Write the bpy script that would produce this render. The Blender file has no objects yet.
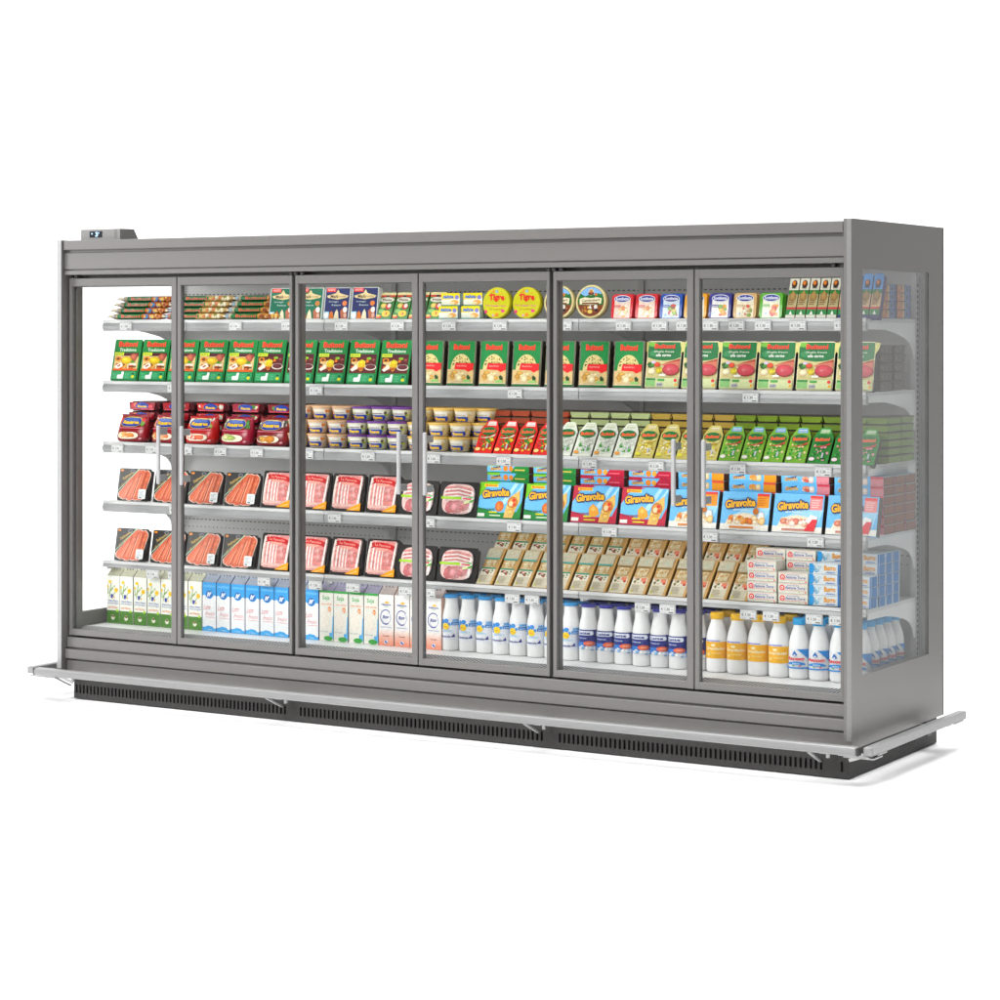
import bpy, math, random, re
from mathutils import Vector, Matrix

scene = bpy.context.scene
COL = scene.collection
R = math.radians

# ------------------------------------------------------------------ camera model
CX, CY, CZ = 7.132, -8.085, 1.643
YAW = R(31.05)
F = 2367.0
SN, CS = math.sin(YAW), math.cos(YAW)

def Xat(px, Y):
    """world X on the vertical plane y = Y that stands at photo column px"""
    u = (px - 500.0) / F
    B = Y - CY
    return CX + B * (u * CS - SN) / (CS + u * SN)

# ------------------------------------------------------------------ colour helpers
def lin(c):
    if isinstance(c, str):
        c = c.lstrip('#')
        v = [int(c[i:i + 2], 16) / 255 for i in (0, 2, 4)]
        g = 0.3 * v[0] + 0.59 * v[1] + 0.11 * v[2]                      # printing inks: a little denser than the picked colours
        v = [min(1.0, max(0.012, g + (x - g) * 1.18)) * 0.95 for x in v]
    else:
        v = list(c)
        return (v[0], v[1], v[2], 1.0)
    return tuple((x / 12.92 if x <= 0.04045 else ((x + 0.055) / 1.055) ** 2.4) for x in v) + (1.0,)

# ------------------------------------------------------------------ materials
MATS = {}
def mat_col(name, rough=0.5, spec=0.4, metallic=0.0, noise=0.06, nscale=60, bump=0.0, bscale=200, coat=0.0, aniso=None):
    """procedural material: colour from the mesh's own colour layer, modulated by a fine noise"""
    m = bpy.data.materials.new(name); m.use_nodes = True
    nt = m.node_tree; b = nt.nodes['Principled BSDF']
    at = nt.nodes.new('ShaderNodeAttribute'); at.attribute_name = 'Col'
    tc = nt.nodes.new('ShaderNodeTexCoord')
    nz = nt.nodes.new('ShaderNodeTexNoise'); nz.inputs['Scale'].default_value = nscale; nz.inputs['Detail'].default_value = 3
    mp = nt.nodes.new('ShaderNodeMapping')
    if aniso: mp.inputs['Scale'].default_value = aniso
    nt.links.new(tc.outputs['Object'], mp.inputs['Vector']); nt.links.new(mp.outputs['Vector'], nz.inputs['Vector'])
    mr = nt.nodes.new('ShaderNodeMapRange')
    mr.inputs['To Min'].default_value = 1 - noise; mr.inputs['To Max'].default_value = 1 + noise
    mr.inputs['From Min'].default_value = 0.3; mr.inputs['From Max'].default_value = 0.7
    nt.links.new(nz.outputs['Fac'], mr.inputs['Value'])
    mx = nt.nodes.new('ShaderNodeVectorMath'); mx.operation = 'SCALE'
    nt.links.new(at.outputs['Color'], mx.inputs[0]); nt.links.new(mr.outputs['Result'], mx.inputs['Scale'])
    nt.links.new(mx.outputs['Vector'], b.inputs['Base Color'])
    b.inputs['Roughness'].default_value = rough
    b.inputs['Metallic'].default_value = metallic
    b.inputs['Specular IOR Level'].default_value = spec
    b.inputs['Coat Weight'].default_value = coat
    b.inputs['Coat Roughness'].default_value = 0.12
    if bump:
        n2 = nt.nodes.new('ShaderNodeTexNoise'); n2.inputs['Scale'].default_value = bscale; n2.inputs['Detail'].default_value = 2
        bp = nt.nodes.new('ShaderNodeBump'); bp.inputs['Strength'].default_value = bump; bp.inputs['Distance'].default_value = 0.002
        nt.links.new(tc.outputs['Object'], n2.inputs['Vector']); nt.links.new(n2.outputs['Fac'], bp.inputs['Height'])
        nt.links.new(bp.outputs['Normal'], b.inputs['Normal'])
    MATS[name] = m
    return m

mat_col('printed_card', 0.45, 0.3, noise=0.10, nscale=110, bump=0.12, bscale=28)
mat_col('plastic_film', 0.26, 0.5, noise=0.12, nscale=60, bump=0.5, bscale=55, coat=0.12)
mat_col('food_under_film', 0.32, 0.5, noise=0.24, nscale=85, bump=0.25, bscale=50, coat=0.12)
mat_col('moulded_plastic', 0.36, 0.35, noise=0.04, nscale=30)
mat_col('painted_steel', 0.38, 0.45, noise=0.025, nscale=420, bump=0.04, bscale=900)
mat_col('shelf_steel', 0.34, 0.5, noise=0.03, nscale=12)
mat_col('brushed_metal', 0.46, 0.5, metallic=0.35, noise=0.06, nscale=40, aniso=(0.3, 1, 12))
mat_col('rubber_black', 0.6, 0.3, noise=0.1, nscale=80)
mat_col('white_floor', 0.7, 0.1, noise=0.01, nscale=2)

def glass(name, f0, tint):
    m = bpy.data.materials.new(name); m.use_nodes = True
    nt = m.node_tree; nt.nodes.clear()
    out = nt.nodes.new('ShaderNodeOutputMaterial')
    tr = nt.nodes.new('ShaderNodeBsdfTransparent'); tr.inputs['Color'].default_value = tint
    gl = nt.nodes.new('ShaderNodeBsdfGlossy'); gl.inputs['Roughness'].default_value = 0.015
    lw = nt.nodes.new('ShaderNodeLayerWeight'); lw.inputs['Blend'].default_value = 0.5
    pw = nt.nodes.new('ShaderNodeMath'); pw.operation = 'POWER'; pw.inputs[1].default_value = 5
    ma = nt.nodes.new('ShaderNodeMath'); ma.operation = 'MULTIPLY_ADD'
    ma.inputs[1].default_value = 1 - f0; ma.inputs[2].default_value = f0
    mx = nt.nodes.new('ShaderNodeMixShader')
    nt.links.new(lw.outputs['Facing'], pw.inputs[0]); nt.links.new(pw.outputs[0], ma.inputs[0])
    nt.links.new(ma.outputs[0], mx.inputs[0]); nt.links.new(tr.outputs[0], mx.inputs[1]); nt.links.new(gl.outputs[0], mx.inputs[2])
    nt.links.new(mx.outputs[0], out.inputs[0])
    MATS[name] = m
glass('door_glass', 0.008, (0.985, 0.99, 0.985, 1))
glass('end_glass', 0.085, (0.93, 0.94, 0.935, 1))
glass('clear_end_glass', 0.006, (0.99, 0.99, 0.99, 1))

def emis(name, col, s):
    m = bpy.data.materials.new(name); m.use_nodes = True
    b = m.node_tree.nodes['Principled BSDF']
    b.inputs['Base Color'].default_value = lin(col); b.inputs['Emission Color'].default_value = lin(col)
    b.inputs['Emission Strength'].default_value = s
    MATS[name] = m
emis('lit_digits', '#a8d0ff', 1.6)

# ------------------------------------------------------------------ mesh builder
class MB:
    def __init__(self, mat='printed_card'):
        self.v = []; self.f = []; self.c = []; self.m = []; self.sm = []
        self.mats = [mat]; self.cur = 0
    def use(self, mat):
        if mat not in self.mats: self.mats.append(mat)
        self.cur = self.mats.index(mat); return self
    def face(self, pts, col, smooth=False):
        i = len(self.v); self.v += [tuple(p) for p in pts]
        self.f.append(tuple(range(i, i + len(pts)))); self.c.append([lin(q) for q in col] if isinstance(col, list) else lin(col)); self.m.append(self.cur); self.sm.append(smooth)
    def mesh(self, verts, faces, cols, smooth=False):
        i = len(self.v); self.v += [tuple(p) for p in verts]
        one = isinstance(cols, (str, tuple))
        for k, f in enumerate(faces):
            self.f.append(tuple(i + a for a in f)); self.c.append(lin(cols if one else cols[k])); self.m.append(self.cur); self.sm.append(smooth)
    def box(self, x0, x1, y0, y1, z0, z1, col, right=None, top=None, front=None):
        v = [(x0, y0, z0), (x1, y0, z0), (x1, y1, z0), (x0, y1, z0), (x0, y0, z1), (x1, y0, z1), (x1, y1, z1), (x0, y1, z1)]
        f = [(0, 1, 5, 4), (1, 2, 6, 5), (2, 3, 7, 6), (3, 0, 4, 7), (4, 5, 6, 7), (3, 2, 1, 0)]
        self.mesh(v, f, [front or col, right or col, col, right or col, top or col, col])
        return self
    def bbox(self, x0, x1, y0, y1, z0, z1, col, b=0.004):
        """box with its long edges chamfered (all 12)"""
        X = (x0, x1); Y = (y0, y1); Z = (z0, z1)
        s = {}
        vs = []
        for i in (0, 1):
            for j in (0, 1):
                for k in (0, 1):
                    sx, sy, sz = (1 if i == 0 else -1), (1 if j == 0 else -1), (1 if k == 0 else -1)
                    s[i, j, k] = len(vs)
                    vs += [(X[i], Y[j] + sy * b, Z[k] + sz * b), (X[i] + sx * b, Y[j], Z[k] + sz * b), (X[i] + sx * b, Y[j] + sy * b, Z[k])]
        fs = []
        for i in (0, 1):
            a = [s[i, 0, 0], s[i, 1, 0], s[i, 1, 1], s[i, 0, 1]]; fs.append(a if i else a[::-1])
        for j in (0, 1):
            a = [s[0, j, 0] + 1, s[0, j, 1] + 1, s[1, j, 1] + 1, s[1, j, 0] + 1]; fs.append(a if j else a[::-1])
        for k in (0, 1):
            a = [s[0, 0, k] + 2, s[1, 0, k] + 2, s[1, 1, k] + 2, s[0, 1, k] + 2]; fs.append(a if k else a[::-1])
        for j in (0, 1):
            for k in (0, 1): fs.append([s[0, j, k] + 1, s[1, j, k] + 1, s[1, j, k] + 2, s[0, j, k] + 2])
        for i in (0, 1):
            for k in (0, 1): fs.append([s[i, 0, k], s[i, 1, k], s[i, 1, k] + 2, s[i, 0, k] + 2])
        for i in (0, 1):
            for j in (0, 1): fs.append([s[i, j, 0], s[i, j, 1], s[i, j, 1] + 1, s[i, j, 0] + 1])
        for q in s.values(): fs.append([q, q + 1, q + 2])
        cx, cy, cz = (x0 + x1) / 2, (y0 + y1) / 2, (z0 + z1) / 2
        out = []
        for f in fs:                                    # orient outwards
            p = [Vector(vs[a]) for a in f]
            n = (p[1] - p[0]).cross(p[2] - p[0]); c = sum(p, Vector()) / len(p)
            out.append(tuple(f) if n.dot(c - Vector((cx, cy, cz))) > 0 else tuple(f[::-1]))
        self.mesh(vs, out, col)
        return self
    def prism(self, pts, y0, y1, front, side, back=None):
        """outline pts in (x,z), anticlockwise seen from the front (-y), extruded from y0 to y1"""
        n = len(pts)
        a = [(x, y0, z) for x, z in pts]; b = [(x, y1, z) for x, z in pts]
        self.face(a, front); self.face(b[::-1], back or side)
        for i in range(n):
            j = (i + 1) % n
            self.face([a[j], a[i], b[i], b[j]], side)
    def prism_x(self, pts, x0, x1, col):
        """outline pts in (y,z), extruded in x"""
        a = [(x0, y, z) for y, z in pts]; b = [(x1, y, z) for y, z in pts]
        n = len(pts)
        self.face(a[::-1], col); self.face(b, col)
        for i in range(n):
            j = (i + 1) % n
            self.face([a[i], a[j], b[j], b[i]], col)
    def lathe(self, prof, seg, cols, axis='Z', cap0=True, cap1=True, smooth=True, c=(0, 0, 0)):
        """prof: list of (r, h); cols one per band (or one colour)"""
        rings = []
        i0 = len(self.v)
        for r, h in prof:
            for k in range(seg):
                a = 2 * math.pi * k / seg
                if axis == 'Z': p = (c[0] + r * math.cos(a), c[1] + r * math.sin(a), c[2] + h)
                else: p = (c[0] + r * math.cos(a), c[1] + h, c[2] + r * math.sin(a))
                self.v.append(p)
        one = isinstance(cols, (str, tuple))
        def add(idx, col, sm):
            self.f.append(tuple(idx)); self.c.append(lin(col)); self.m.append(self.cur); self.sm.append(sm)
        for b in range(len(prof) - 1):
            for k in range(seg):
                k2 = (k + 1) % seg
                q = [i0 + b * seg + k, i0 + b * seg + k2, i0 + (b + 1) * seg + k2, i0 + (b + 1) * seg + k]
                add(q if axis == 'Z' else q[::-1], cols if one else cols[b], smooth)
        if cap0:
            q = [i0 + k for k in range(seg)]
            add(q[::-1] if axis == 'Z' else q, cols if one else cols[0], False)
        if cap1:
            q = [i0 + (len(prof) - 1) * seg + k for k in range(seg)]
            add(q if axis == 'Z' else q[::-1], cols if one else cols[-1], False)
    def loft_x(self, st, cols, seg=12):
        """stations (x, half depth, half height, cz); closed flow-pack body along x"""
        vs = []; fs = []; cs = []
        for x, ry, rz, cz in st:
            for k in range(seg):
                a = 2 * math.pi * k / seg
                vs.append((x, -ry * math.cos(a), cz + rz * math.sin(a)))
        for s in range(len(st) - 1):
            for k in range(seg):
                k2 = (k + 1) % seg
                fs.append((s * seg + k, (s + 1) * seg + k, (s + 1) * seg + k2, s * seg + k2)); cs.append(cols[s])
        fs.append(tuple(range(seg))); cs.append(cols[0])
        fs.append(tuple((len(st) - 1) * seg + k for k in range(seg - 1, -1, -1))); cs.append(cols[-1])
        self.mesh(vs, fs, cs, True)
    def tube(self, a, b, r, col, seg=10):
        a = Vector(a); b = Vector(b); d = (b - a).normalized()
        u = d.orthogonal().normalized(); w = d.cross(u)
        vs = []
        for p in (a, b):
            for k in range(seg):
                t = 2 * math.pi * k / seg
                vs.append(p + u * (r * math.cos(t)) + w * (r * math.sin(t)))
        fs = [(k, (k + 1) % seg, seg + (k + 1) % seg, seg + k) for k in range(seg)]
        self.mesh(vs, fs, col, True)
        self.mesh(vs, [tuple(range(seg - 1, -1, -1)), tuple(range(seg, 2 * seg))], col)
    def bar(self, a, b, w, t, col, up=(0, 0, 1)):
        a = Vector(a); b = Vector(b); d = (b - a).normalized()
        s = d.cross(Vector(up)).normalized(); n = s.cross(d)
        vs = []
        for p in (a, b):
            for i, j in ((-1, -1), (1, -1), (1, 1), (-1, 1)):
                vs.append(p + s * (w / 2 * i) + n * (t / 2 * j))
        self.mesh(vs, [(0, 1, 5, 4), (1, 2, 6, 5), (2, 3, 7, 6), (3, 0, 4, 7), (3, 2, 1, 0), (4, 5, 6, 7)], col)
    def build(self, name, parent=None):
        me = bpy.data.meshes.new(name)
        me.from_pydata(self.v, [], self.f)
        at = me.color_attributes.new('Col', 'FLOAT_COLOR', 'CORNER')
        buf = []
        for p in me.polygons:
            c = self.c[p.index]
            if isinstance(c, list):
                for q in c: buf += list(q)
            else: buf += list(c) * p.loop_total
        at.data.foreach_set('color', buf)
        for n in self.mats: me.materials.append(MATS[n])
        me.polygons.foreach_set('material_index', self.m)
        me.polygons.foreach_set('use_smooth', self.sm)
        me.update()
        o = bpy.data.objects.new(name, me); COL.objects.link(o)
        if parent: o.parent = parent
        return o

# ------------------------------------------------------------------ lettering
_T = {}
def glyphs(s, bold=0.0):
    key = (s, bold)
    if key in _T: return _T[key]
    cu = bpy.data.curves.new('lettering', 'FONT'); cu.body = s; cu.resolution_u = 2; cu.offset = bold
    ob = bpy.data.objects.new('lettering', cu); COL.objects.link(ob)
    dg = bpy.context.evaluated_depsgraph_get(); me = ob.evaluated_get(dg).to_mesh()
    vs = [(v.co.x, v.co.y) for v in me.vertices]; fs = [tuple(p.vertices) for p in me.polygons]
    ob.evaluated_get(dg).to_mesh_clear(); bpy.data.objects.remove(ob); bpy.data.curves.remove(cu)
    x0 = min(a for a, b in vs); x1 = max(a for a, b in vs); y0 = min(b for a, b in vs); y1 = max(b for a, b in vs)
    vs = [((a - x0) / (x1 - x0), (b - y0) / (y1 - y0)) for a, b in vs]
    _T[key] = (vs, fs); return _T[key]

# ------------------------------------------------------------------ printed artwork (thin ink layers on a face)
class Art:
    def __init__(self, mb, w, h, fn=None, step=0.00009, o=(0, 0, 0), U=(1, 0, 0), V=(0, 0, 1), N=(0, -1, 0), sub=1):
        self.mb = mb; self.w = w; self.h = h; self.k = 0; self.step = step; self.sub = sub
        O, U, V, N = Vector(o), Vector(U), Vector(V), Vector(N)
        self.fn = fn or (lambda u, v, d: O + U * (u * w) + V * (v * h) + N * d)
    def nx(self): self.k += 1; return self.k * self.step
    def poly(self, pts, col):
        d = self.nx(); self.mb.face([self.fn(u, v, d) for u, v in pts], col)
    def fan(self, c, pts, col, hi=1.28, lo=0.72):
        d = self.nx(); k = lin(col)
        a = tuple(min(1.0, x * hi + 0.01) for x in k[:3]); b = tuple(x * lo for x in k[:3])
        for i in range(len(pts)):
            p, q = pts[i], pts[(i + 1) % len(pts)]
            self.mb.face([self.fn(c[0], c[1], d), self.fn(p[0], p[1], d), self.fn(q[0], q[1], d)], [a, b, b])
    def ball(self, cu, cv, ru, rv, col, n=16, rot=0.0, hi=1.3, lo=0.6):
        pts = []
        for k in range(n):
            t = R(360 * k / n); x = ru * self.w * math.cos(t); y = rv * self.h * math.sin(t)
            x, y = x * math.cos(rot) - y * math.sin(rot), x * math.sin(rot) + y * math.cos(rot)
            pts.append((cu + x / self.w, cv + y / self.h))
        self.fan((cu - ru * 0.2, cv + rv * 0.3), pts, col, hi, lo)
    def rect(self, u0, v0, u1, v1, col):
        d = self.nx(); n = max(1, int(math.ceil(abs(u1 - u0) * self.sub)))
        for i in range(n):
            a = u0 + (u1 - u0) * i / n; b = u0 + (u1 - u0) * (i + 1) / n
            self.mb.face([self.fn(a, v0, d), self.fn(b, v0, d), self.fn(b, v1, d), self.fn(a, v1, d)], col)
    def ell(self, cu, cv, ru, rv, col, n=14, rot=0.0, a0=0, a1=360):
        d = self.nx(); pts = []
        for k in range(n + 1):
            t = R(a0 + (a1 - a0) * k / n); x = ru * self.w * math.cos(t); y = rv * self.h * math.sin(t)
            x, y = x * math.cos(rot) - y * math.sin(rot), x * math.sin(rot) + y * math.cos(rot)
            pts.append((cu + x / self.w, cv + y / self.h))
        if self.sub > 1:
            c = self.fn(cu, cv, d)
            for k in range(n):
                a, b = pts[k], pts[k + 1]
                ma = ((a[0] + cu) / 2, (a[1] + cv) / 2); mb_ = ((b[0] + cu) / 2, (b[1] + cv) / 2)
                self.mb.face([c, self.fn(*ma, d), self.fn(*mb_, d)], col)
                self.mb.face([self.fn(*ma, d), self.fn(*a, d), self.fn(*b, d), self.fn(*mb_, d)], col)
        else:
            if a1 - a0 >= 360: pts = pts[:-1]
            self.mb.face([self.fn(u, v, d) for u, v in pts], col)
    def ring(self, cu, cv, ru, rv, t, col, n=18, a0=0, a1=360):
        d = self.nx()
        for k in range(n):
            q = []
            for kk, f in ((k, 1), (k + 1, 1), (k + 1, 1 - t), (k, 1 - t)):
                a = R(a0 + (a1 - a0) * kk / n); q.append(self.fn(cu + ru * f * math.cos(a), cv + rv * f * math.sin(a), d))
            self.mb.face(q, col)
    def text(self, s, u0, v0, u1, v1, col, bold=0.02, shear=0.0, rot=0.0, arch=0.0):
        d = self.nx(); vs, fs = glyphs(s, bold); cu, cv = (u0 + u1) / 2, (v0 + v1) / 2
        P = []
        for a, b in vs:
            x = (a - 0.5) * (u1 - u0) * self.w; y = (b - 0.5) * (v1 - v0) * self.h
            x += shear * y; y += arch * self.h * (1 - (2 * a - 1) ** 2)
            x, y = x * math.cos(rot) - y * math.sin(rot), x * math.sin(rot) + y * math.cos(rot)
            P.append(self.fn(cu + x / self.w, cv + y / self.h, d))
        self.mb.mesh(P, fs, col)
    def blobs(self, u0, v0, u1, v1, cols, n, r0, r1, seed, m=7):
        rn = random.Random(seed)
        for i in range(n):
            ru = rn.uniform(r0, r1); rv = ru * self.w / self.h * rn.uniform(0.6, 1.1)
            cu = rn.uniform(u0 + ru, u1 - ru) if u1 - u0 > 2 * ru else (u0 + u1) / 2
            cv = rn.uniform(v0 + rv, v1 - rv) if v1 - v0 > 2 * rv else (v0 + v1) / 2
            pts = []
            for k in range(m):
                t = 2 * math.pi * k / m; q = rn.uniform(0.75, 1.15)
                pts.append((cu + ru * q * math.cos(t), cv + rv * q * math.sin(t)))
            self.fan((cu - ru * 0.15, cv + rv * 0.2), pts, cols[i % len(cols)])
    def lines(self, u0, v0, u1, v1, n, col, seed=0, fill=0.55):
        rn = random.Random(seed)
        for i in range(n):
            b = v0 + (v1 - v0) * (i + 0.2) / n
            self.rect(u0, b, u0 + (u1 - u0) * rn.uniform(0.6, 1), b + (v1 - v0) / n * fill, col)

def rrect(w, h, r=0.006, x0=None, z0=0.0, n=3):
    x0 = -w / 2 if x0 is None else x0
    pts = []
    for cx, cz, a in ((x0 + w - r, z0 + r, -90), (x0 + w - r, z0 + h - r, 0), (x0 + r, z0 + h - r, 90), (x0 + r, z0 + r, 180)):
        for k in range(n + 1):
            t = R(a + 90 * k / n); pts.append((cx + r * math.cos(t), cz + r * math.sin(t)))
    return pts

# ------------------------------------------------------------------ object helpers
def tag(o, label=None, cat=None, group=None, kind=None):
    if label:
        if len(label.split()) > 16: label = re.sub(r' of (two|three|four|five|six|seven|eight|nine|ten|fourteen)', '', label)
        o['label'] = label
    if cat: o['category'] = cat
    if group: o['group'] = group
    if kind: o['kind'] = kind
    return o
def empty(name, loc=(0, 0, 0)):
    o = bpy.data.objects.new(name, None); COL.objects.link(o); o.location = loc; o.empty_display_size = 0.05
    return o
CHILD = {}
def kids(o):
    return [c for c in bpy.data.objects if c.parent == o]
def copy_tree(o, parent=None):
    c = o.copy(); COL.objects.link(c)
    if parent: c.parent = parent
    if o.name not in CHILD: CHILD[o.name] = kids(o)
    for ch in CHILD[o.name]: copy_tree(ch, c)
    return c
class Kind:
    """one prototype; the first placement moves it, later ones copy it with its parts"""
    def __init__(self, root, cat, group): self.root = root; self.cat = cat; self.group = group; self.used = False
    def put(self, x, y, z, label, rx=0.0, rz=0.0, s=1.0):
        o = self.root
        if self.used: o = copy_tree(self.root)
        self.used = True
        o.location = (x, y, z); o.rotation_euler = (rx, 0, rz); o.scale = (s, s, s)
        tag(o, label, self.cat, self.group)
        return o
NUM = ['zero', 'one', 'two', 'three', 'four', 'five', 'six', 'seven', 'eight', 'nine', 'ten', 'eleven', 'twelve', 'thirteen', 'fourteen', 'fifteen', 'sixteen', 'seventeen', 'eighteen', 'nineteen', 'twenty']
ORDN = ['', 'first', 'second', 'third', 'fourth', 'fifth', 'sixth', 'seventh', 'eighth', 'ninth', 'tenth', 'eleventh', 'twelfth', 'thirteenth', 'fourteenth', 'fifteenth', 'sixteenth', 'seventeenth', 'eighteenth', 'nineteenth', 'twentieth']
def ordl(i, n):
    if n == 2: return ('left', 'right')[i] + ' one of two'
    if i == 0: return 'leftmost of ' + NUM[n]
    if i == n - 1: return 'rightmost of ' + NUM[n]
    if i < (n + 1) // 2: return ORDN[i + 1] + ' from left of ' + NUM[n]
    return ORDN[n - i] + ' from right of ' + NUM[n]
def lay(k, n):
    if k == 0: return 'bottom layer'
    if k == n - 1: return 'top layer'
    if n == 3: return 'middle layer'
    return ORDN[k + 1] + ' layer up'
def cells(p0, p1, n, Y):
    """n equal cells between two photo columns at depth Y -> centres, pitch"""
    a, b = Xat(p0, Y), Xat(p1, Y); w = (b - a) / n
    return [a + w * (i + 0.5) for i in range(n)], w
jr = random.Random(5)
def jit(a): return jr.uniform(-a, a)

# ================================================================== THE CABINET
GR = (0.146, 0.140, 0.134)     # grey paint
GRD = (0.12, 0.116, 0.112)
LT = (0.29, 0.29, 0.295)       # light shelf steel
WH = (0.74, 0.74, 0.74)
AL = (0.29, 0.29, 0.29)
DK = (0.045, 0.043, 0.042)
L = 3.75
ZS = [CZ + 0.044, CZ - 0.233, CZ - 0.509, CZ - 0.777, CZ - 1.05]     # shelf tops
ZD = CZ - 1.334                                                     # deck
YF = 0.222                                                          # shelf front
YP = 0.245                                                          # product front
YB = 0.77                                                           # back wall

fr = empty('display_fridge', (L / 2, 0.4, 0))
tag(fr, 'long grey supermarket fridge with six glass doors and stocked lit shelves', 'fridge')
M_ = Matrix.Translation((-L / 2, -0.4, 0))
def fp(mb, name, parent=None):
    o = mb.build(name, parent or fr)
    if parent is None: o.location = (-L / 2, -0.4, 0)
    return o

# canopy over the doors (stepped fascia) ---------------------------------------------------------
m = MB('painted_steel')
def fascia(mb, segs, x0, x1, yb, col):
    for z0, z1, y in segs: mb.bbox(x0, x1, y, yb, z0, z1, col, 0.0025)
m = MB('painted_steel')
fascia(m, [(CZ + 0.358, CZ + 0.400, -0.034), (CZ + 0.271, CZ + 0.346, -0.024), (CZ + 0.247, CZ + 0.266, -0.026)], 0.006, L - 0.002, 0.06, GR)
m.box(0.006, L - 0.002, -0.016, 0.06, CZ + 0.249, CZ + 0.398, GRD)
m.box(0.006, L - 0.002, 0.0602, 0.89, CZ + 0.30, CZ + 0.396, GR)     # roof
canopy = fp(m, 'canopy')
m = MB('painted_steel'); m.box(0.006, L - 0.002, 0.06, 0.85, CZ + 0.262, CZ + 0.298, WH); fp(m, 'ceiling_liner')
m = MB('rubber_black'); m.box(0.01, L - 0.005, 0.03, 0.058, CZ + 0.225, CZ + 0.246, (0.15, 0.146, 0.142)); fp(m, 'door_gap_shade')  # dark strip put in for the shade in the gap over the doors
# small black hinge blocks over each pair of hinges
for hx in (0.02, 1.25, 2.5, L - 0.02):
    m = MB('rubber_black')
    for dx in ((0.0, 0.035) if hx < 0.1 else (-0.035, 0.0) if hx > 3.6 else (-0.012, 0.012, 0.045)):
        m.bbox(hx + dx - 0.008, hx + dx + 0.008, -0.006, 0.02, CZ + 0.2335, CZ + 0.2465, DK, 0.002)
    fp(m, 'top_hinge')

# lower front panels -----------------------------------------------------------------------------
m = MB('painted_steel')
y0 = [(CZ - 1.417, CZ - 1.372, -0.008), (CZ - 1.466, CZ - 1.424, -0.022), (CZ - 1.53, CZ - 1.473, -0.010)]
for z0, z1, y in y0: m.bbox(0.006, L - 0.002, y, 0.04, z0, z1, GR, 0.0025)
m.box(0.006, L - 0.002, 0.002, 0.05, CZ - 1.53, CZ - 1.374, GRD)
fp(m, 'lower_front_panel')
m = MB('painted_steel'); m.box(0.006, L - 0.002, 0.06, 0.89, CZ - 1.53, CZ - 1.40, GRD); fp(m, 'tub')

# back wall with rows of slots -------------------------------------------------------------------
m = MB('shelf_steel'); m.box(0.004, L - 0.004, YB, 0.89, CZ - 1.40, CZ + 0.262, (0.62, 0.612, 0.60))
m.use('rubber_black')
for zz, ln in ((CZ + 0.166, 0.013), (CZ + 0.132, 0.005), (CZ - 0.355, 0.012), (CZ - 0.895, 0.013), (CZ - 0.93, 0.006)):
    x = 0.03
    while x < L - 0.03:
        m.box(x, x + ln, YB - 0.0006, YB + 0.002, zz, zz + 0.005, (0.16, 0.155, 0.15)); x += 0.024
for xs in (1.25, 2.5):
    m.use('shelf_steel'); m.box(xs - 0.012, xs + 0.012, YB - 0.012, YB - 0.0008, ZD, CZ + 0.26, (0.5, 0.5, 0.49))
fp(m, 'back_wall')
# slotted uprights at the ends
for xs in (0.02, L - 0.03):
    m = MB('shelf_steel'); m.box(xs - 0.012, xs + 0.012, YB - 0.035, YB - 0.001, ZD, CZ + 0.22, (0.56, 0.56, 0.55))
    m.use('rubber_black'); z = ZD + 0.03
    while z < CZ + 0.18:
        for sx in (-1, 1): m.box(xs + sx * 0.0121 - 0.0004, xs + sx * 0.0121 + 0.0004, YB - 0.026, YB - 0.014, z, z + 0.012, (0.03, 0.03, 0.03))
        z += 0.022
    fp(m, 'slotted_upright')

# deck and air grille ------------------------------------------------------------------------------
m = MB('shelf_steel'); m.box(0.006, L - 0.006, 0.105, YB - 0.001, ZD - 0.05, ZD - 0.001, WH); fp(m, 'bottom_deck')
m = MB('rubber_black'); m.prism_x([(0.032, ZD - 0.05), (0.1035, ZD - 0.05), (0.1035, ZD + 0.0015), (0.032, ZD - 0.012)], 0.006, L - 0.006, (0.012, 0.012, 0.014))
m.use('moulded_plastic')
x = 0.008
while x < L - 0.032:                                                  # honeycomb air outlet: slanted white slats over a dark slot
    m.bar((x, 0.034, ZD - 0.0095), (x + 0.020, 0.104, ZD + 0.0035), 0.0050, 0.0012, (0.6, 0.6, 0.6))
    x += 0.0158
m.box(0.006, L - 0.006, 0.0285, 0.0325, ZD - 0.03, ZD - 0.003, (0.35, 0.35, 0.35))
fp(m, 'air_grille')

# mullions at the hinge lines -------------------------------------------------------------------
for xs, w in ((0.022, 0.028), (1.25, 0.034), (2.5, 0.034), (L - 0.018, 0.024)):
    m = MB('painted_steel'); m.bbox(xs - w / 2, xs + w / 2, 0.026, 0.066, CZ - 1.37, CZ + 0.232, (0.15, 0.145, 0.14), 0.002); fp(m, 'mullion')

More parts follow.
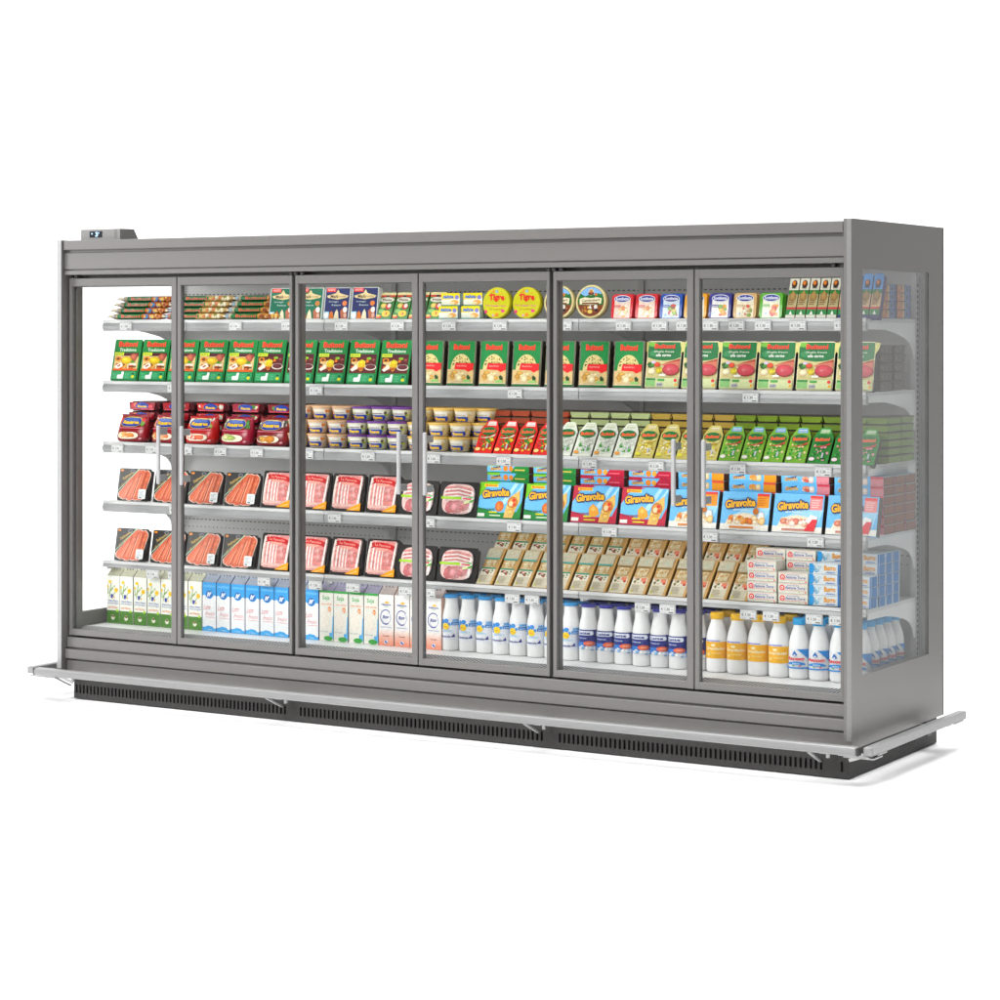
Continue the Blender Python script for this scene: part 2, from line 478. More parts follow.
# shelves ----------------------------------------------------------------------------------------
secs = [(0.018, 1.249), (1.251, 2.499), (2.501, L - 0.018)]
for t, z in enumerate(ZS):
    for xa, xb in secs:
        m = MB('shelf_steel')
        m.box(xa, xb, YF + 0.004, YB - 0.04, z - 0.014, z, (0.66, 0.66, 0.66))
        m.bbox(xa, xb, YF, YF + 0.012, z - 0.012, z + 0.0025, (0.55, 0.55, 0.55), 0.002)
        sh = fp(m, 'shelf')
        m = MB('shelf_steel')
        low = 0.026 if t == 4 else 0.047
        m.prism_x([(YF + 0.006, z - 0.0125), (YF + 0.001, z - 0.013), (YF - 0.003, z - 0.026), (YF - 0.003, z - low + 0.014 if t < 4 else z - 0.0262), (YF + 0.004, z - low), (YF + 0.010, z - low)], xa + 0.0005, xb - 0.0005, LT)
        m.prism_x([(YF + 0.012, z - 0.015), (YF + 0.0101, z - 0.015), (YF + 0.0101, z - low), (YF + 0.02, z - low)], xa + 0.001, xb - 0.001, (0.4, 0.4, 0.41))
        fp(m, 'price_rail', sh)
        for xe in (xa + 0.003, xb - 0.003):
            m = MB('shelf_steel')
            pr = [(YF + 0.025, z - 0.0145), (YF + 0.025, z - 0.04), (YF + 0.20, z - 0.042), (YF + 0.30, z - 0.055), (YF + 0.40, z - 0.074), (YF + 0.45, z - 0.092), (YF + 0.48, z - 0.118), (YF + 0.495, z - 0.155), (YB - 0.036, z - 0.16), (YB - 0.036, z - 0.0145)]
            m.prism_x(pr, xe - 0.002, xe + 0.002, (0.82, 0.82, 0.82)); fp(m, 'bracket', sh)

# doors ------------------------------------------------------------------------------------------
def door(i):
    x0, x1 = 0.625 * i, 0.625 * (i + 1)
    hinge_left = (i % 2 == 0)
    gl_, gr_ = (0.008, 0.0022) if hinge_left else (0.0022, 0.008)
    if i == 0: gl_ = 0.012
    if i == 5: gr_ = 0.014
    x0 += gl_; x1 -= gr_
    sl, sr = (0.017, 0.029) if hinge_left else (0.021, 0.014)
    zb, zt = CZ - 1.364, CZ + 0.2325
    m = MB('painted_steel'); b = 0.002; d = 0.024
    m.bbox(x0, x0 + sl, 0, d, zb, zt, GR, b); m.bbox(x1 - sr, x1, 0, d, zb, zt, GR, b)
    m.bbox(x0 + sl - 0.003, x1 - sr + 0.003, 0.0006, d - 0.0006, zt - 0.036, zt - 0.0004, GR, b)
    m.bbox(x0 + sl - 0.003, x1 - sr + 0.003, 0.0006, d - 0.0006, zb + 0.0004, zb + 0.029, GR, b)
    m.use('rubber_black')
    m.box(x0 + sl - 0.002, x1 - sr + 0.002, 0.006, 0.02, zt - 0.040, zt - 0.036, (0.07, 0.07, 0.07))
    m.box(x0 + sl, x0 + sl + 0.003, 0.006, 0.02, zb + 0.029, zt - 0.04, (0.10, 0.10, 0.10))
    dr = fp(m, 'door')
    m = MB('door_glass'); m.box(x0 + sl - 0.001, x1 - sr + 0.001, 0.009, 0.015, zb + 0.029, zt - 0.034, WH); fp(m, 'glass_pane', dr)
    hx = x1 + gr_ - 0.065 if hinge_left else x0 - gl_ + 0.062
    m = MB('brushed_metal'); z0, z1 = CZ - 0.668, CZ - 0.413
    m.bbox(hx - 0.009, hx + 0.009, -0.052, -0.038, z0, z1, (0.40, 0.40, 0.405), 0.004)
    m.use('moulded_plastic')
    for zz in (z0 + 0.012, z1 - 0.012 - 0.03):
        m.bbox(hx - 0.008, hx + 0.008, -0.038, 0.0088, zz, zz + 0.028, (0.25, 0.26, 0.26), 0.002)
    fp(m, 'handle', dr)
for i in range(6): door(i)

# right end wall with its window ------------------------------------------------------------------
def end_wall(xa, xb, zt, solid):
    m = MB('painted_steel')
    zb = CZ - 1.53; yf, yk = -0.040, 0.893
    wz0, wz1, wy0, wy1 = CZ - 1.27, CZ + 0.226, 0.062, 0.735
    E = (0.146, 0.140, 0.134)
    if solid:
        m.box(xa, xb, yf, wy0, zb, zt, E)
        m.box(xa, xb, wy1, yk, zb, zt, E)
        m.box(xa, xb, wy0, wy1, zb, wz0, E); m.box(xa, xb, wy0, wy1, wz1, zt, E)
        o = fp(m, 'end_panel')
        m = MB('end_glass'); m.box(xb - 0.007, xb - 0.002, wy0, wy1, wz0, wz1, WH); fp(m, 'end_window', o)
        m = MB('brushed_metal'); m.bbox(xb - 0.020, xb + 0.0015, yf - 0.005, yf + 0.0005, zb + 0.03, zt, (0.21, 0.208, 0.205), 0.002); fp(m, 'edge_strip', o)
        m = MB('rubber_black'); m.box(xa + 0.001, xb + 0.001, yk, yk + 0.006, zb, zt, (0.10, 0.098, 0.095)); fp(m, 'rear_trim', o)
    else:
        m.box(xa, xb, yf, 0.03, CZ - 1.53, zt, E)
        m.box(xa, xb, 0.03, yk, zb, wz0, E); m.box(xa, xb, 0.03, yk, CZ + 0.236, zt, E); m.box(xa, xb, 0.80, yk, wz0, CZ + 0.236, E)
        o = fp(m, 'end_panel')
        m = MB('clear_end_glass'); m.box(xa + 0.006, xa + 0.012, 0.028, 0.804, wz0 - 0.004, CZ + 0.24, WH); fp(m, 'end_window', o)
        m = MB('brushed_metal'); m.bbox(xa - 0.002, xb + 0.001, yf - 0.004, yf + 0.0005, zb + 0.02, zt, (0.36, 0.36, 0.36), 0.002); fp(m, 'edge_strip', o)
end_wall(-0.020, 0.004, CZ + 0.402, False)
end_wall(L + 0.002, L + 0.034, CZ + 0.408, True)

# control box on the roof --------------------------------------------------------------------------
m = MB('painted_steel')
xa, xb = Xat(81, -0.01), Xat(120, -0.01); zb = CZ + 0.4002; zt = CZ + 0.449
a = [(-0.01, zb), (-0.01, zt - 0.001), (0.085, zt), (0.118, zb)]
m.prism_x([(p[0], p[1]) for p in a][::-1], xa, xb, (0.20, 0.196, 0.19))
m.box(xb - 0.03, xb - 0.026, -0.0112, -0.0099, zb + 0.004, zt - 0.004, (0.16, 0.155, 0.15))
m.box(xb - 0.02, xb - 0.018, -0.0108, -0.0099, zb + 0.004, zt - 0.004, (0.18, 0.175, 0.17))
cb = fp(m, 'control_box')
m = MB('rubber_black'); xd0, xd1 = Xat(89.8, -0.01), Xat(102.2, -0.01)
m.box(xd0, xd1, -0.0118, -0.0101, zb + 0.012, zt - 0.010, (0.008, 0.008, 0.012)); ds = fp(m, 'display', cb)
m.v = []; m = MB('lit_digits')
ar = Art(m, xd1 - xd0, zt - zb - 0.022, o=(xd0, -0.0119, zb + 0.012))
ar.text('3', 0.46, 0.12, 0.68, 0.88, '#a8d0ff', 0.03); ar.text('°', 0.70, 0.6, 0.78, 0.85, '#a8d0ff'); ar.ell(0.2, 0.62, 0.05, 0.12, '#a8d0ff')
ob = fp(m, 'display_digits', cb)

# plinth with slotted grille -----------------------------------------------------------------------
xp0, xp1 = 0.046, 3.757
m = MB('rubber_black'); m.box(xp0, xp1, 0.010, 0.895, 0.0, CZ - 1.531, (0.035, 0.033, 0.032))
for x in (xp0 + 0.02, xp1 - 0.02): m.lathe([(0.02, -0.004), (0.02, 0.0)], 12, (0.02, 0.02, 0.02), c=(x, 0.03, 0.004))
base = fp(m, 'plinth')
m = MB('rubber_black'); GB = (0.042, 0.040, 0.039)
m.box(xp0 - 0.001, xp1 + 0.001, -0.004, 0.006, 0.0005, 0.024, GB); m.box(xp0 - 0.001, xp1 + 0.001, -0.004, 0.006, 0.061, CZ - 1.531, GB)
x = xp0 - 0.001; cuts = [1.16, 2.41, 3.60]
while x < xp1 - 0.03:
    solid = any(abs(x - c - 0.07) < 0.03 for c in cuts)
    m.box(x, x + (0.0205 if solid else 0.0105), -0.004, 0.006, 0.024, 0.061, GB)
    x += 0.0205
m.box(x, xp1 + 0.001, -0.004, 0.006, 0.024, 0.061, GB)
fp(m, 'grille', base)
for k in range(6):
    m = MB('rubber_black'); m.box(xp1 + 0.0002, xp1 + 0.0016, 0.50 + 0.03 * k, 0.512 + 0.03 * k, 0.04, 0.075, (0.02, 0.02, 0.02)); fp(m, 'vent_slot', base)
m = MB('rubber_black'); m.box(xp1 + 0.0002, xp1 + 0.004, 0.78, 0.83, 0.04, 0.082, (0.10, 0.10, 0.10)); fp(m, 'cover_plate', base)

# bumper rails -------------------------------------------------------------------------------------
ZR0, ZR1 = CZ - 1.532, CZ - 1.500
def strap(parent, a, b, w, up, col=(0.42, 0.42, 0.42)):
    m = MB('brushed_metal'); m.bar(a, b, w, 0.006, col, up); fp(m, 'rail_bracket', parent)
m = MB('brushed_metal'); m.bbox(-0.065, 3.842, -0.144, -0.108, ZR0, ZR1, AL, 0.004)
m.bbox(-0.064, 3.841, -0.1475, -0.1435, ZR0 + 0.007, ZR1 - 0.007, (0.24, 0.24, 0.24), 0.0015)
rail = fp(m, 'bumper_rail')
m = MB('rubber_black'); m.bbox(3.8425, 3.850, -0.143, -0.109, ZR0 + 0.001, ZR1 - 0.001, DK, 0.002); fp(m, 'end_cap', rail)
m = MB('rubber_black'); m.bbox(-0.073, -0.0655, -0.143, -0.109, ZR0 + 0.001, ZR1 - 0.001, DK, 0.002); fp(m, 'end_cap', rail)
for bx in (0.02, 1.19, 2.44, 3.64):
    strap(rail, (bx + 0.01, -0.125, ZR0 - 0.002), (bx + 0.005, -0.006, 0.055), 0.012, (0, 0, 1))
    m = MB('brushed_metal'); m.bar((bx + 0.06, -0.11, ZR0 - 0.004), (bx + 0.06, 0.0, ZR0 - 0.004), 0.03, 0.006, (0.4, 0.4, 0.4)); 
    m.tube((bx + 0.05, -0.04, 0.078), (bx + 0.05, -0.04, 0.092), 0.008, (0.45, 0.45, 0.45)); fp(m, 'rail_bracket', rail)
for xa, xb, inn in ((3.860, 3.896, 1), (-0.130, -0.094, -1)):
    m = MB('brushed_metal'); m.bbox(xa, xb, -0.112, 0.855, ZR0, ZR1, AL, 0.004); sr_ = fp(m, 'bumper_rail')
    xm = (xa + xb) / 2; xi = xp1 if inn > 0 else xp0
    m = MB('rubber_black'); m.bbox(xa + 0.001, xb - 0.001, -0.119, -0.1125, ZR0 + 0.001, ZR1 - 0.001, (0.25, 0.25, 0.25), 0.002); fp(m, 'end_cap', sr_)
    m = MB('brushed_metal'); m.bbox(min(xa, xi + inn * 0.02), max(xb, xi + inn * 0.02), -0.105, -0.02, ZR0 - 0.014, ZR0 - 0.009, (0.4, 0.4, 0.4), 0.001); fp(m, 'rail_bracket', sr_)
    for yy in (-0.06, 0.74):
        m = MB('brushed_metal')
        m.bar((xm, yy, ZR0 - 0.003), (xm, yy + 0.09, ZR0 - 0.003), 0.030, 0.005, (0.4, 0.4, 0.4))
        m.bar((xm - inn * 0.01, yy + 0.05, ZR0 - 0.004), (xi + inn * 0.004, yy + 0.05, 0.07), 0.012, 0.006, (0.55, 0.55, 0.55), (0, 1, 0))
        m.bar((xm, yy - 0.02, ZR0 - 0.007), (xi, yy - 0.02, ZR0 - 0.007), 0.05, 0.004, (0.42, 0.42, 0.42)); fp(m, 'rail_bracket', sr_)

# ================================================================== PRODUCTS
SHN = ['top shelf', 'second shelf', 'third shelf', 'fourth shelf', 'fifth shelf']
EPS = 0.0035
def zsh(t): return ZS[t] + EPS

RED = '#d8281f'; ORG = '#e8562f'

# ---- shared artwork -------------------------------------------------------
def brand(a, u0, v0, u1, v1, col='#e4482c', rot=0.0):
    a.text('Buitoni', u0 + 0.012, v0 - 0.008, u1 + 0.012, v1 - 0.008, '#5c1a14', 0.03, rot=rot)
    a.text('Buitoni', u0, v0, u1, v1, col, 0.03, rot=rot)

# ---- TOP SHELF ------------------------------------------------------------
# pastry rolls: three columns of four, lying along the shelf
def roll(w, tip, food, seed):
    m = MB('plastic_film'); h = 0.0142; d = 0.030
    x0 = -w / 2
    G = '#1d6b39'
    st = [(x0, 0.016, 0.002, h), (x0 + 0.02, 0.018, 0.004, h), (x0 + 0.05, d, h * 0.95, h), (x0 + 0.075, d, h, h), (x0 + 0.2, d, h, h), (x0 + 0.215, d, h, h), (x0 + w - 0.06, d, h, h), (x0 + w - 0.03, d * 0.9, h * 0.8, h), (x0 + w, 0.016, 0.002, h)]
    m.loft_x(st, [tip, tip, tip, G, G, food[0], food[0], '#3a2a18'])
    a = Art(m, w, 2 * h, o=(x0, -d - 0.0002, 0)); a.rect(0.25, 0.3, 0.6, 0.82, G)
    a.text('Buitoni', 0.28, 0.32, 0.58, 0.80, '#dc5840', 0.015)
    a.blobs(0.62, 0.05, 0.93, 0.98, food[1:], 16, 0.015, 0.035, seed)
    a.blobs(0.06, 0.3, 0.19, 0.8, ['#8fa6b8', '#d9c7a8'], 4, 0.015, 0.03, seed + 1)
    return m.build('pastry_roll')
specs = [(108.5, 170, '#b5a488', ['#c9702c', '#e8b45e', '#5d87b8', '#f0c878', '#a84c1c'], 'with orange end'),
         (161, 231, '#c98078', ['#d8b878', '#f2deb0', '#c8783c', '#7f8f30', '#f5e8c8'], 'with pale cream end'),
         (221, 288, '#d8cbb0', ['#c98f3c', '#e8c070', '#8a4a20', '#f0d8a0', '#a86a30'], 'with golden end')]
for c, (p0, p1, tip, food, de) in enumerate(specs):
    a_, b_ = Xat(p0, 0.27), Xat(p1, 0.27); w = b_ - a_
    K = Kind(roll(w, tip, food, 10 + c), 'pastry pack', 'pastry rolls on the top shelf')
    for k in range(4):
        K.put((a_ + b_) / 2 + 0.002 * k, YP + 0.026 + 0.021 * k, zsh(0) + 0.0265 * k, 'green pastry roll %s, %s of %s stack on top shelf' % (de, lay(k, 4), ('left', 'middle', 'right')[c]), rz=jit(0.01))

# flat standing cartons -----------------------------------------------------
def carton(name, w, h, d, side, artfn, r=0.005, mat='printed_card', edge=None):
    m = MB(mat); m.prism(rrect(w, h, r), 0, d, edge or side, side)
    a = Art(m, w, h, o=(-w / 2, 0, 0)); artfn(a)
    return m.build(name)

def art_cheese(base, badge):
    def f(a):
        a.rect(0.03, 0.02, 0.97, 0.98, base)
        a.rect(0.06, 0.86, 0.42, 0.985, '#d93a3a'); a.text('NUOVO', 0.10, 0.89, 0.38, 0.96, '#ffd8d0', 0.02)
        a.poly([(0.12, 0.68), (0.08, 0.74), (0.42, 0.82), (0.5, 0.94), (0.58, 0.82), (0.92, 0.74), (0.88, 0.68), (0.5, 0.62)], '#e6d3a2')
        a.text('Malù', 0.22, 0.67, 0.52, 0.77, '#4a3424', 0.03); a.text('cucina', 0.55, 0.69, 0.82, 0.75, '#9c845c', 0.02)
        a.text('formaggio', 0.18, 0.52, 0.55, 0.58, '#c8d8d8', 0.01); a.text('fresco', 0.3, 0.42, 0.65, 0.48, '#c8d8d8', 0.01)
        a.ell(0.8, 0.5, 0.09, 0.08, badge)
        a.rect(0.04, 0.02, 0.22, 0.24, '#a8d4ea'); a.ell(0.12, 0.12, 0.09, 0.1, '#f2f4f4')
        a.poly([(0.22, 0.02), (0.25, 0.2), (0.32, 0.26), (0.38, 0.2), (0.42, 0.02)], '#c8742c')
        a.poly([(0.42, 0.02), (0.46, 0.22), (0.52, 0.32), (0.58, 0.22), (0.62, 0.02)], '#eadfc0')
        a.poly([(0.7, 0.02), (0.66, 0.25), (0.76, 0.36), (0.9, 0.33), (0.94, 0.02)], '#b06c50'); a.ell(0.84, 0.3, 0.08, 0.09, '#f0ece8'); a.ell(0.86, 0.12, 0.06, 0.08, '#d8b0a0')
    return f
for nm, p0, p1, base, bad, txt in (('green', 267, 322, '#1a6b52', '#c88a48', 'teal green'), ('navy', 321.5, 377, '#222a5c', '#e88a50', 'navy blue')):
    xs, w = cells(p0, p1, 2, YP)
    K = Kind(carton('cheese_carton', w * 0.93, 0.138, 0.028, '#d8dcd8', art_cheese(base, bad)), 'cheese pack', 'upright cheese cartons on the top shelf')
    for i, x in enumerate(xs): K.put(x, YP + 0.002, zsh(0), '%s cheese carton with cream banner, %s on top shelf' % (txt, ordl(i, 2)), rx=-R(9) + jit(0.01), rz=jit(0.02))

# small green pouches of mozzarella
def art_pouch(a):
    a.rect(0, 0.9, 1, 0.995, '#efe4b0'); a.rect(0.02, 0.82, 0.98, 0.9, '#b8402a'); a.ell(0.5, 0.84, 0.12, 0.06, '#3a2a20')
    a.ell(0.5, 0.72, 0.46, 0.1, '#e8e4d4'); a.text('Pizza', 0.2, 0.685, 0.8, 0.755, '#3a2418', 0.03)
    a.ball(0.36, 0.5, 0.2, 0.1, '#f2d878', 12); a.ball(0.68, 0.47, 0.2, 0.12, '#d42a24', 12); a.ell(0.72, 0.5, 0.12, 0.08, '#f5ece4')
    a.ell(0.3, 0.3, 0.2, 0.08, '#8fc070'); a.ell(0.62, 0.2, 0.27, 0.12, '#f0cc20'); a.text('3', 0.55, 0.14, 0.7, 0.26, '#b04818', 0.03)
    a.ell(0.2, 0.08, 0.18, 0.06, '#d23a20'); a.ell(0.15, 0.12, 0.12, 0.04, '#f2d070')
m = MB('plastic_film'); xs, w = cells(374.5, 441, 4, YP)
W = w * 0.93
m.prism([(-W / 2, 0), (W / 2, 0), (W / 2, 0.124), (-W / 2, 0.124)], 0, 0.03, '#2a7a34', '#4a2018')
art_pouch(Art(m, W, 0.124, o=(-W / 2, 0, 0)))
K = Kind(m.build('pouch'), 'cheese pouch', 'green pouches on the top shelf')
for i, x in enumerate(xs): K.put(x, YP, zsh(0), 'green pouch with tomato picture and cream top, %s on top shelf' % ordl(i, 4), rx=-R(24), rz=jit(0.02))

# cream cheese boxes, two columns of two
def art_cream(a):
    a.rect(0, 0.5, 1, 1, '#f2dc18'); a.poly([(0, 0.42), (1, 0.62), (1, 0.3), (0, 0.3)], '#f6f4e4'); a.text('delizie', 0.08, 0.58, 0.66, 0.86, '#1668c8', 0.04)
    a.ell(0.84, 0.66, 0.11, 0.17, '#8a86c8'); a.ell(0.72, 0.28, 0.22, 0.2, '#e8b468'); a.ell(0.6, 0.22, 0.14, 0.12, '#f6e4b8'); a.rect(0, 0, 1, 0.08, '#7aa8a0')
xs, w = cells(438, 482.5, 2, YP)
m = MB('printed_card'); W = w * 0.84; m.box(-W / 2, W / 2, 0, 0.10, 0, 0.053, '#eef0e4', right='#9ab4b8', top='#f0e050')
art_cream(Art(m, W, 0.053, o=(-W / 2, 0, 0)))
for q in range(3): m.box(W / 2, W / 2 + 0.0004, 0.012 + 0.03 * q, 0.026 + 0.03 * q, 0.004, 0.05, '#e8ecdc')
K = Kind(m.build('cream_cheese_box'), 'cheese box', 'yellow and white cheese boxes on the top shelf')
for i, x in enumerate(xs):
    for k in range(2): K.put(x + 0.004 * k - 0.004, YP + 0.012 * k, zsh(0) + 0.0545 * k, 'yellow and white cheese box, %s box of %s pair on top shelf' % (('lower', 'upper')[k], ('left', 'right')[i]), rz=jit(0.02))

# round cheese boxes
def round_box(name, r, t, body, art, lid):
    root = empty(name)
    m = MB('printed_card'); m.lathe([(r * 0.97, t * 0.45), (r * 0.97, t)], 40, body, 'Y', True, True, c=(0, 0, r)); m.build('box_base', root)
    m = MB('printed_card'); m.lathe([(r * 0.985, 0), (r, 0.002), (r, t * 0.5)], 40, lid, 'Y', True, False, c=(0, 0, r))
    art(Art(m, 2 * r, 2 * r, o=(-r, 0, 0))); m.build('lid', root)
    return root
def art_tigre(a):
    a.ell(0.5, 0.5, 0.47, 0.47, '#cfcb12', 36)
    a.blobs(0.12, 0.6, 0.88, 0.93, ['#e0a020', '#d8c818', '#e07820'], 10, 0.03, 0.06, 4)
    a.ell(0.5, 0.86, 0.06, 0.05, '#9ab0b8')
    a.text('Tigre', 0.22, 0.5, 0.8, 0.76, '#d42c1c', 0.05, arch=0.03); a.text('formaggio fuso', 0.1, 0.38, 0.9, 0.43, '#d8489c', 0.02, rot=-0.03)
    a.text('la crema', 0.3, 0.27, 0.7, 0.32, '#a86a10', 0.01)
    a.ell(0.14, 0.22, 0.05, 0.06, '#d82c70'); a.ell(0.76, 0.24, 0.07, 0.05, '#d84a80'); a.ell(0.55, 0.12, 0.07, 0.06, '#e09020'); a.ell(0.42, 0.1, 0.04, 0.04, '#e0a8c0')
def art_camembert(a):
    a.ell(0.5, 0.5, 0.44, 0.44, '#7a3a1c', 36)
    a.ell(0.5, 0.5, 0.43, 0.43, '#88b8e8', 24, a0=20, a1=160)
    a.poly([(0.07, 0.55), (0.14, 0.74), (0.3, 0.66), (0.5, 0.72), (0.7, 0.68), (0.86, 0.74), (0.93, 0.55), (0.9, 0.4), (0.1, 0.4)], '#1e6a30')
    a.blobs(0.6, 0.66, 0.84, 0.76, ['#c8782c', '#3a7a30'], 4, 0.03, 0.05, 2)
    a.ell(0.5, 0.78, 0.09, 0.1, '#e8c890'); a.ell(0.5, 0.74, 0.1, 0.05, '#6a3a28'); a.ell(0.5, 0.8, 0.05, 0.05, '#b87840')
    a.poly([(0.14, 0.42), (0.13, 0.58), (0.3, 0.63), (0.5, 0.6), (0.7, 0.63), (0.86, 0.6), (0.85, 0.44), (0.5, 0.4)], '#efe6c4')
    a.text('Camembert', 0.2, 0.5, 0.8, 0.58, '#5a3c28', 0.02, rot=0.05); a.rect(0.22, 0.42, 0.78, 0.47, '#7a5030')
    a.blobs(0.18, 0.14, 0.82, 0.4, ['#c88a30', '#9c5420', '#e0b458', '#7a4018'], 14, 0.04, 0.08, 8)
    a.poly([(0.44, 0.3), (0.5, 0.4), (0.56, 0.28)], '#f4f0e8'); a.ell(0.68, 0.34, 0.06, 0.07, '#efeae4'); a.ell(0.7, 0.24, 0.06, 0.05, '#2a2228'); a.ell(0.5, 0.2, 0.08, 0.06, '#e8d070')
K = Kind(round_box('round_cheese_box', 0.0655, 0.034, '#a8a020', art_tigre, '#c8c020'), 'cheese box', 'round yellow cheese boxes on the top shelf')
for i, px in enumerate((496.5, 526.5)): K.put(Xat(px, YP + 0.01), YP, zsh(0) + 0.0005, 'round bright yellow cheese box with red lettering, %s on top shelf' % ordl(i, 2), rx=-R(7), rz=jit(0.03))
K = Kind(round_box('round_cheese_box', 0.068, 0.034, '#b8ac78', art_camembert, '#dccf9c'), 'cheese box', 'round cream cheese boxes with landscape lid on the top shelf')
for i, px in enumerate((559, 591)): K.put(Xat(px, YP + 0.01), YP, zsh(0) + 0.0005, 'round cream cheese box with landscape picture, %s on top shelf' % ordl(i, 2), rx=-R(7), rz=jit(0.03))

# sliced cheese trays
def slices(c1, c2, label, food, seed):
    root = empty('cheese_slice_tray'); w, h, d = 0.096, 0.098, 0.052
    m = MB('moulded_plastic'); m.prism(rrect(w + 0.006, h + 0.003, 0.014), 0.008, d, c2, c2)
    m.prism(rrect(w + 0.012, h + 0.004, 0.014), 0.014, 0.018, c1, c1); m.prism(rrect(w + 0.010, h + 0.0035, 0.014), 0.036, 0.040, c1, c1)
    m.build('tray', root)
    m = MB('plastic_film'); m.prism(rrect(w, h, 0.012), 0, 0.0078, c1, c1)
    a = Art(m, w, h, o=(-w / 2, 0, 0))
    a.rect(0.14, 0.02, 0.88, 0.82, label)
    a.blobs(0.35, 0.03, 0.86, 0.6, food, 13, 0.06, 0.14, seed); a.blobs(0.15, 0.03, 0.36, 0.3, ['#f4f4f4', label, '#9cc4e8'], 4, 0.03, 0.06, seed + 2)
    a.ell(0.5, 0.8, 0.38, 0.15, '#f0f0f4', 20); a.ell(0.5, 0.8, 0.35, 0.125, '#232c82', 20); a.text('Sottilette', 0.2, 0.74, 0.8, 0.87, '#f0f2fa', 0.03)
    a.rect(0.16, 0.44, 0.44, 0.54, c1); a.text('Classiche', 0.18, 0.46, 0.42, 0.52, '#f4f0e8', 0.02)
    m.build('front_label', root); return root
fl = [('#c01c2c', '#8c1420', '#f0d8c8', ['#e8b060', '#f4d8a0', '#c87838', '#f6ecd8'], 'red'), ('#c01c2c', '#8c1420', '#f0d8c8', ['#e8b060', '#f4d8a0', '#c87838', '#f6ecd8'], 'red'),
      ('#1c4c9c', '#16387a', '#d4e4f0', ['#e0c060', '#88a838', '#b82c24', '#f0ead8', '#6a3418'], 'mid blue'), ('#e0a018', '#b07a10', '#f4ecd8', ['#f0b850', '#e89030', '#f8e8c0'], 'yellow'),
      ('#2c2c78', '#20205a', '#f0ece8', ['#e8a020', '#d85020', '#f0c840', '#78a030'], 'dark blue'), ('#c8a470', '#a08050', '#f4ead0', ['#e8d8b8', '#f4ecd8', '#c84838', '#88a040', '#d0a870'], 'beige'), ('#58a028', '#3c7c1c', '#eef0d8', ['#e8a050', '#d87840', '#f0e0c0', '#c04030'], 'lime green')]
edges = [608.5, 633, 657.5, 682, 706.5, 731.5, 757.5]
for i, (c1, c2, la, fo, nm) in enumerate(fl):
    x = Xat(edges[i] + 12.5, YP)
    ex = ', left one' if i == 0 else ', right one' if i == 1 else ''
    Kind(slices(c1, c2, la, fo, 30 + i * (i > 1)), 'cheese pack', 'trays of cheese slices on the top shelf').put(x, YP, zsh(0), '%s tray of cheese slices with blue oval badge on top shelf%s' % (nm, ex), rx=-R(10), rz=jit(0.02))

# tall dessert packs leaning back
def tall_pack(top, body, foot, w):
    m = MB('printed_card'); h, d = 0.172, 0.03; sd = '#8c8468' if foot != '#20245c' else '#20245c'
    m.prism([(-w / 2, 0), (w / 2, 0), (w / 2, h), (0.3 * w, h + 0.006), (-0.3 * w, h + 0.006), (-w / 2, h)], 0, d, top, sd)
    a = Art(m, w, h, o=(-w / 2, 0, 0))
    a.rect(0, 0, 1, 0.66, body); a.ell(0.5, 0.8, 0.3, 0.1, '#3a2418'); a.ell(0.45, 0.83, 0.17, 0.05, '#d87c20'); a.text('bio', 0.25, 0.69, 0.75, 0.74, '#202020', 0.02)
    a.rect(0, 0.56, 1, 0.66, '#2c7a34'); a.ball(0.5, 0.5, 0.4, 0.11, '#a8864c'); a.poly([(0.3, 0.55), (0.5, 0.66), (0.7, 0.55)], '#b08c50')
    a.lines(0.1, 0.3, 0.9, 0.44, 3, '#8a6840', 3); a.rect(0, 0.2, 1, 0.25, '#b82838'); a.rect(0, 0.07, 1, 0.2, '#1f7a3c'); a.poly([(0.35, 0.08), (0.5, 0.17), (0.68, 0.08)], '#f0f0e8'); a.rect(0, 0, 1, 0.07, foot)
    return m.build('dessert_pack')
xs, w = cells(784.5, 879, 9, YP)
K1 = Kind(tall_pack('#dcdacc', '#b8ac80', '#d8d8cc', w * 0.9), 'dessert pack', 'tall dessert packs on the top shelf')
K2 = Kind(tall_pack('#5c9cdc', '#d8b890', '#20245c', w * 0.9), 'dessert pack', 'tall dessert packs on the top shelf')
for i, x in enumerate(xs):
    if i < 5: K1.put(x, YP, zsh(0), 'tall narrow white dessert pack leaning back, %s on top shelf' % ordl(i, 5), rx=-R(20))
    else: K2.put(x, YP, zsh(0), 'tall narrow pale blue dessert pack leaning back, %s on top shelf' % ordl(i - 5, 4), rx=-R(20))
# dessert packs lying in stacks behind the last ones (seen through the end window)
m = MB('printed_card'); m.bbox(-0.05, 0.05, 0, 0.145, 0, 0.031, '#3c4a78', 0.003)
a = Art(m, 0.145, 0.031, o=(0.0503, 0, 0), U=(0, 1, 0), N=(1, 0, 0))
a.rect(0, 0.03, 0.36, 0.97, '#c88050'); a.blobs(0.02, 0.05, 0.36, 0.95, ['#2c7a4a', '#d89860', '#b86a50'], 6, 0.03, 0.06, 3); a.rect(0.36, 0.05, 0.5, 0.95, '#d0b088'); a.rect(0.56, 0.03, 0.8, 0.97, '#5c8cc8'); a.ell(0.68, 0.5, 0.07, 0.35, '#3a3434')
K = Kind(m.build('dessert_pack'), 'dessert pack', 'dessert packs stacked behind the tall ones')
for r_ in range(2):
    for k in range(4): K.put(3.70, 0.335 + r_ * 0.155, zsh(0) + 0.0322 * k, 'flat blue dessert pack behind end window, %s of %s stack on top shelf' % (lay(k, 4), ('front', 'rear')[r_]), rz=jit(0.015))

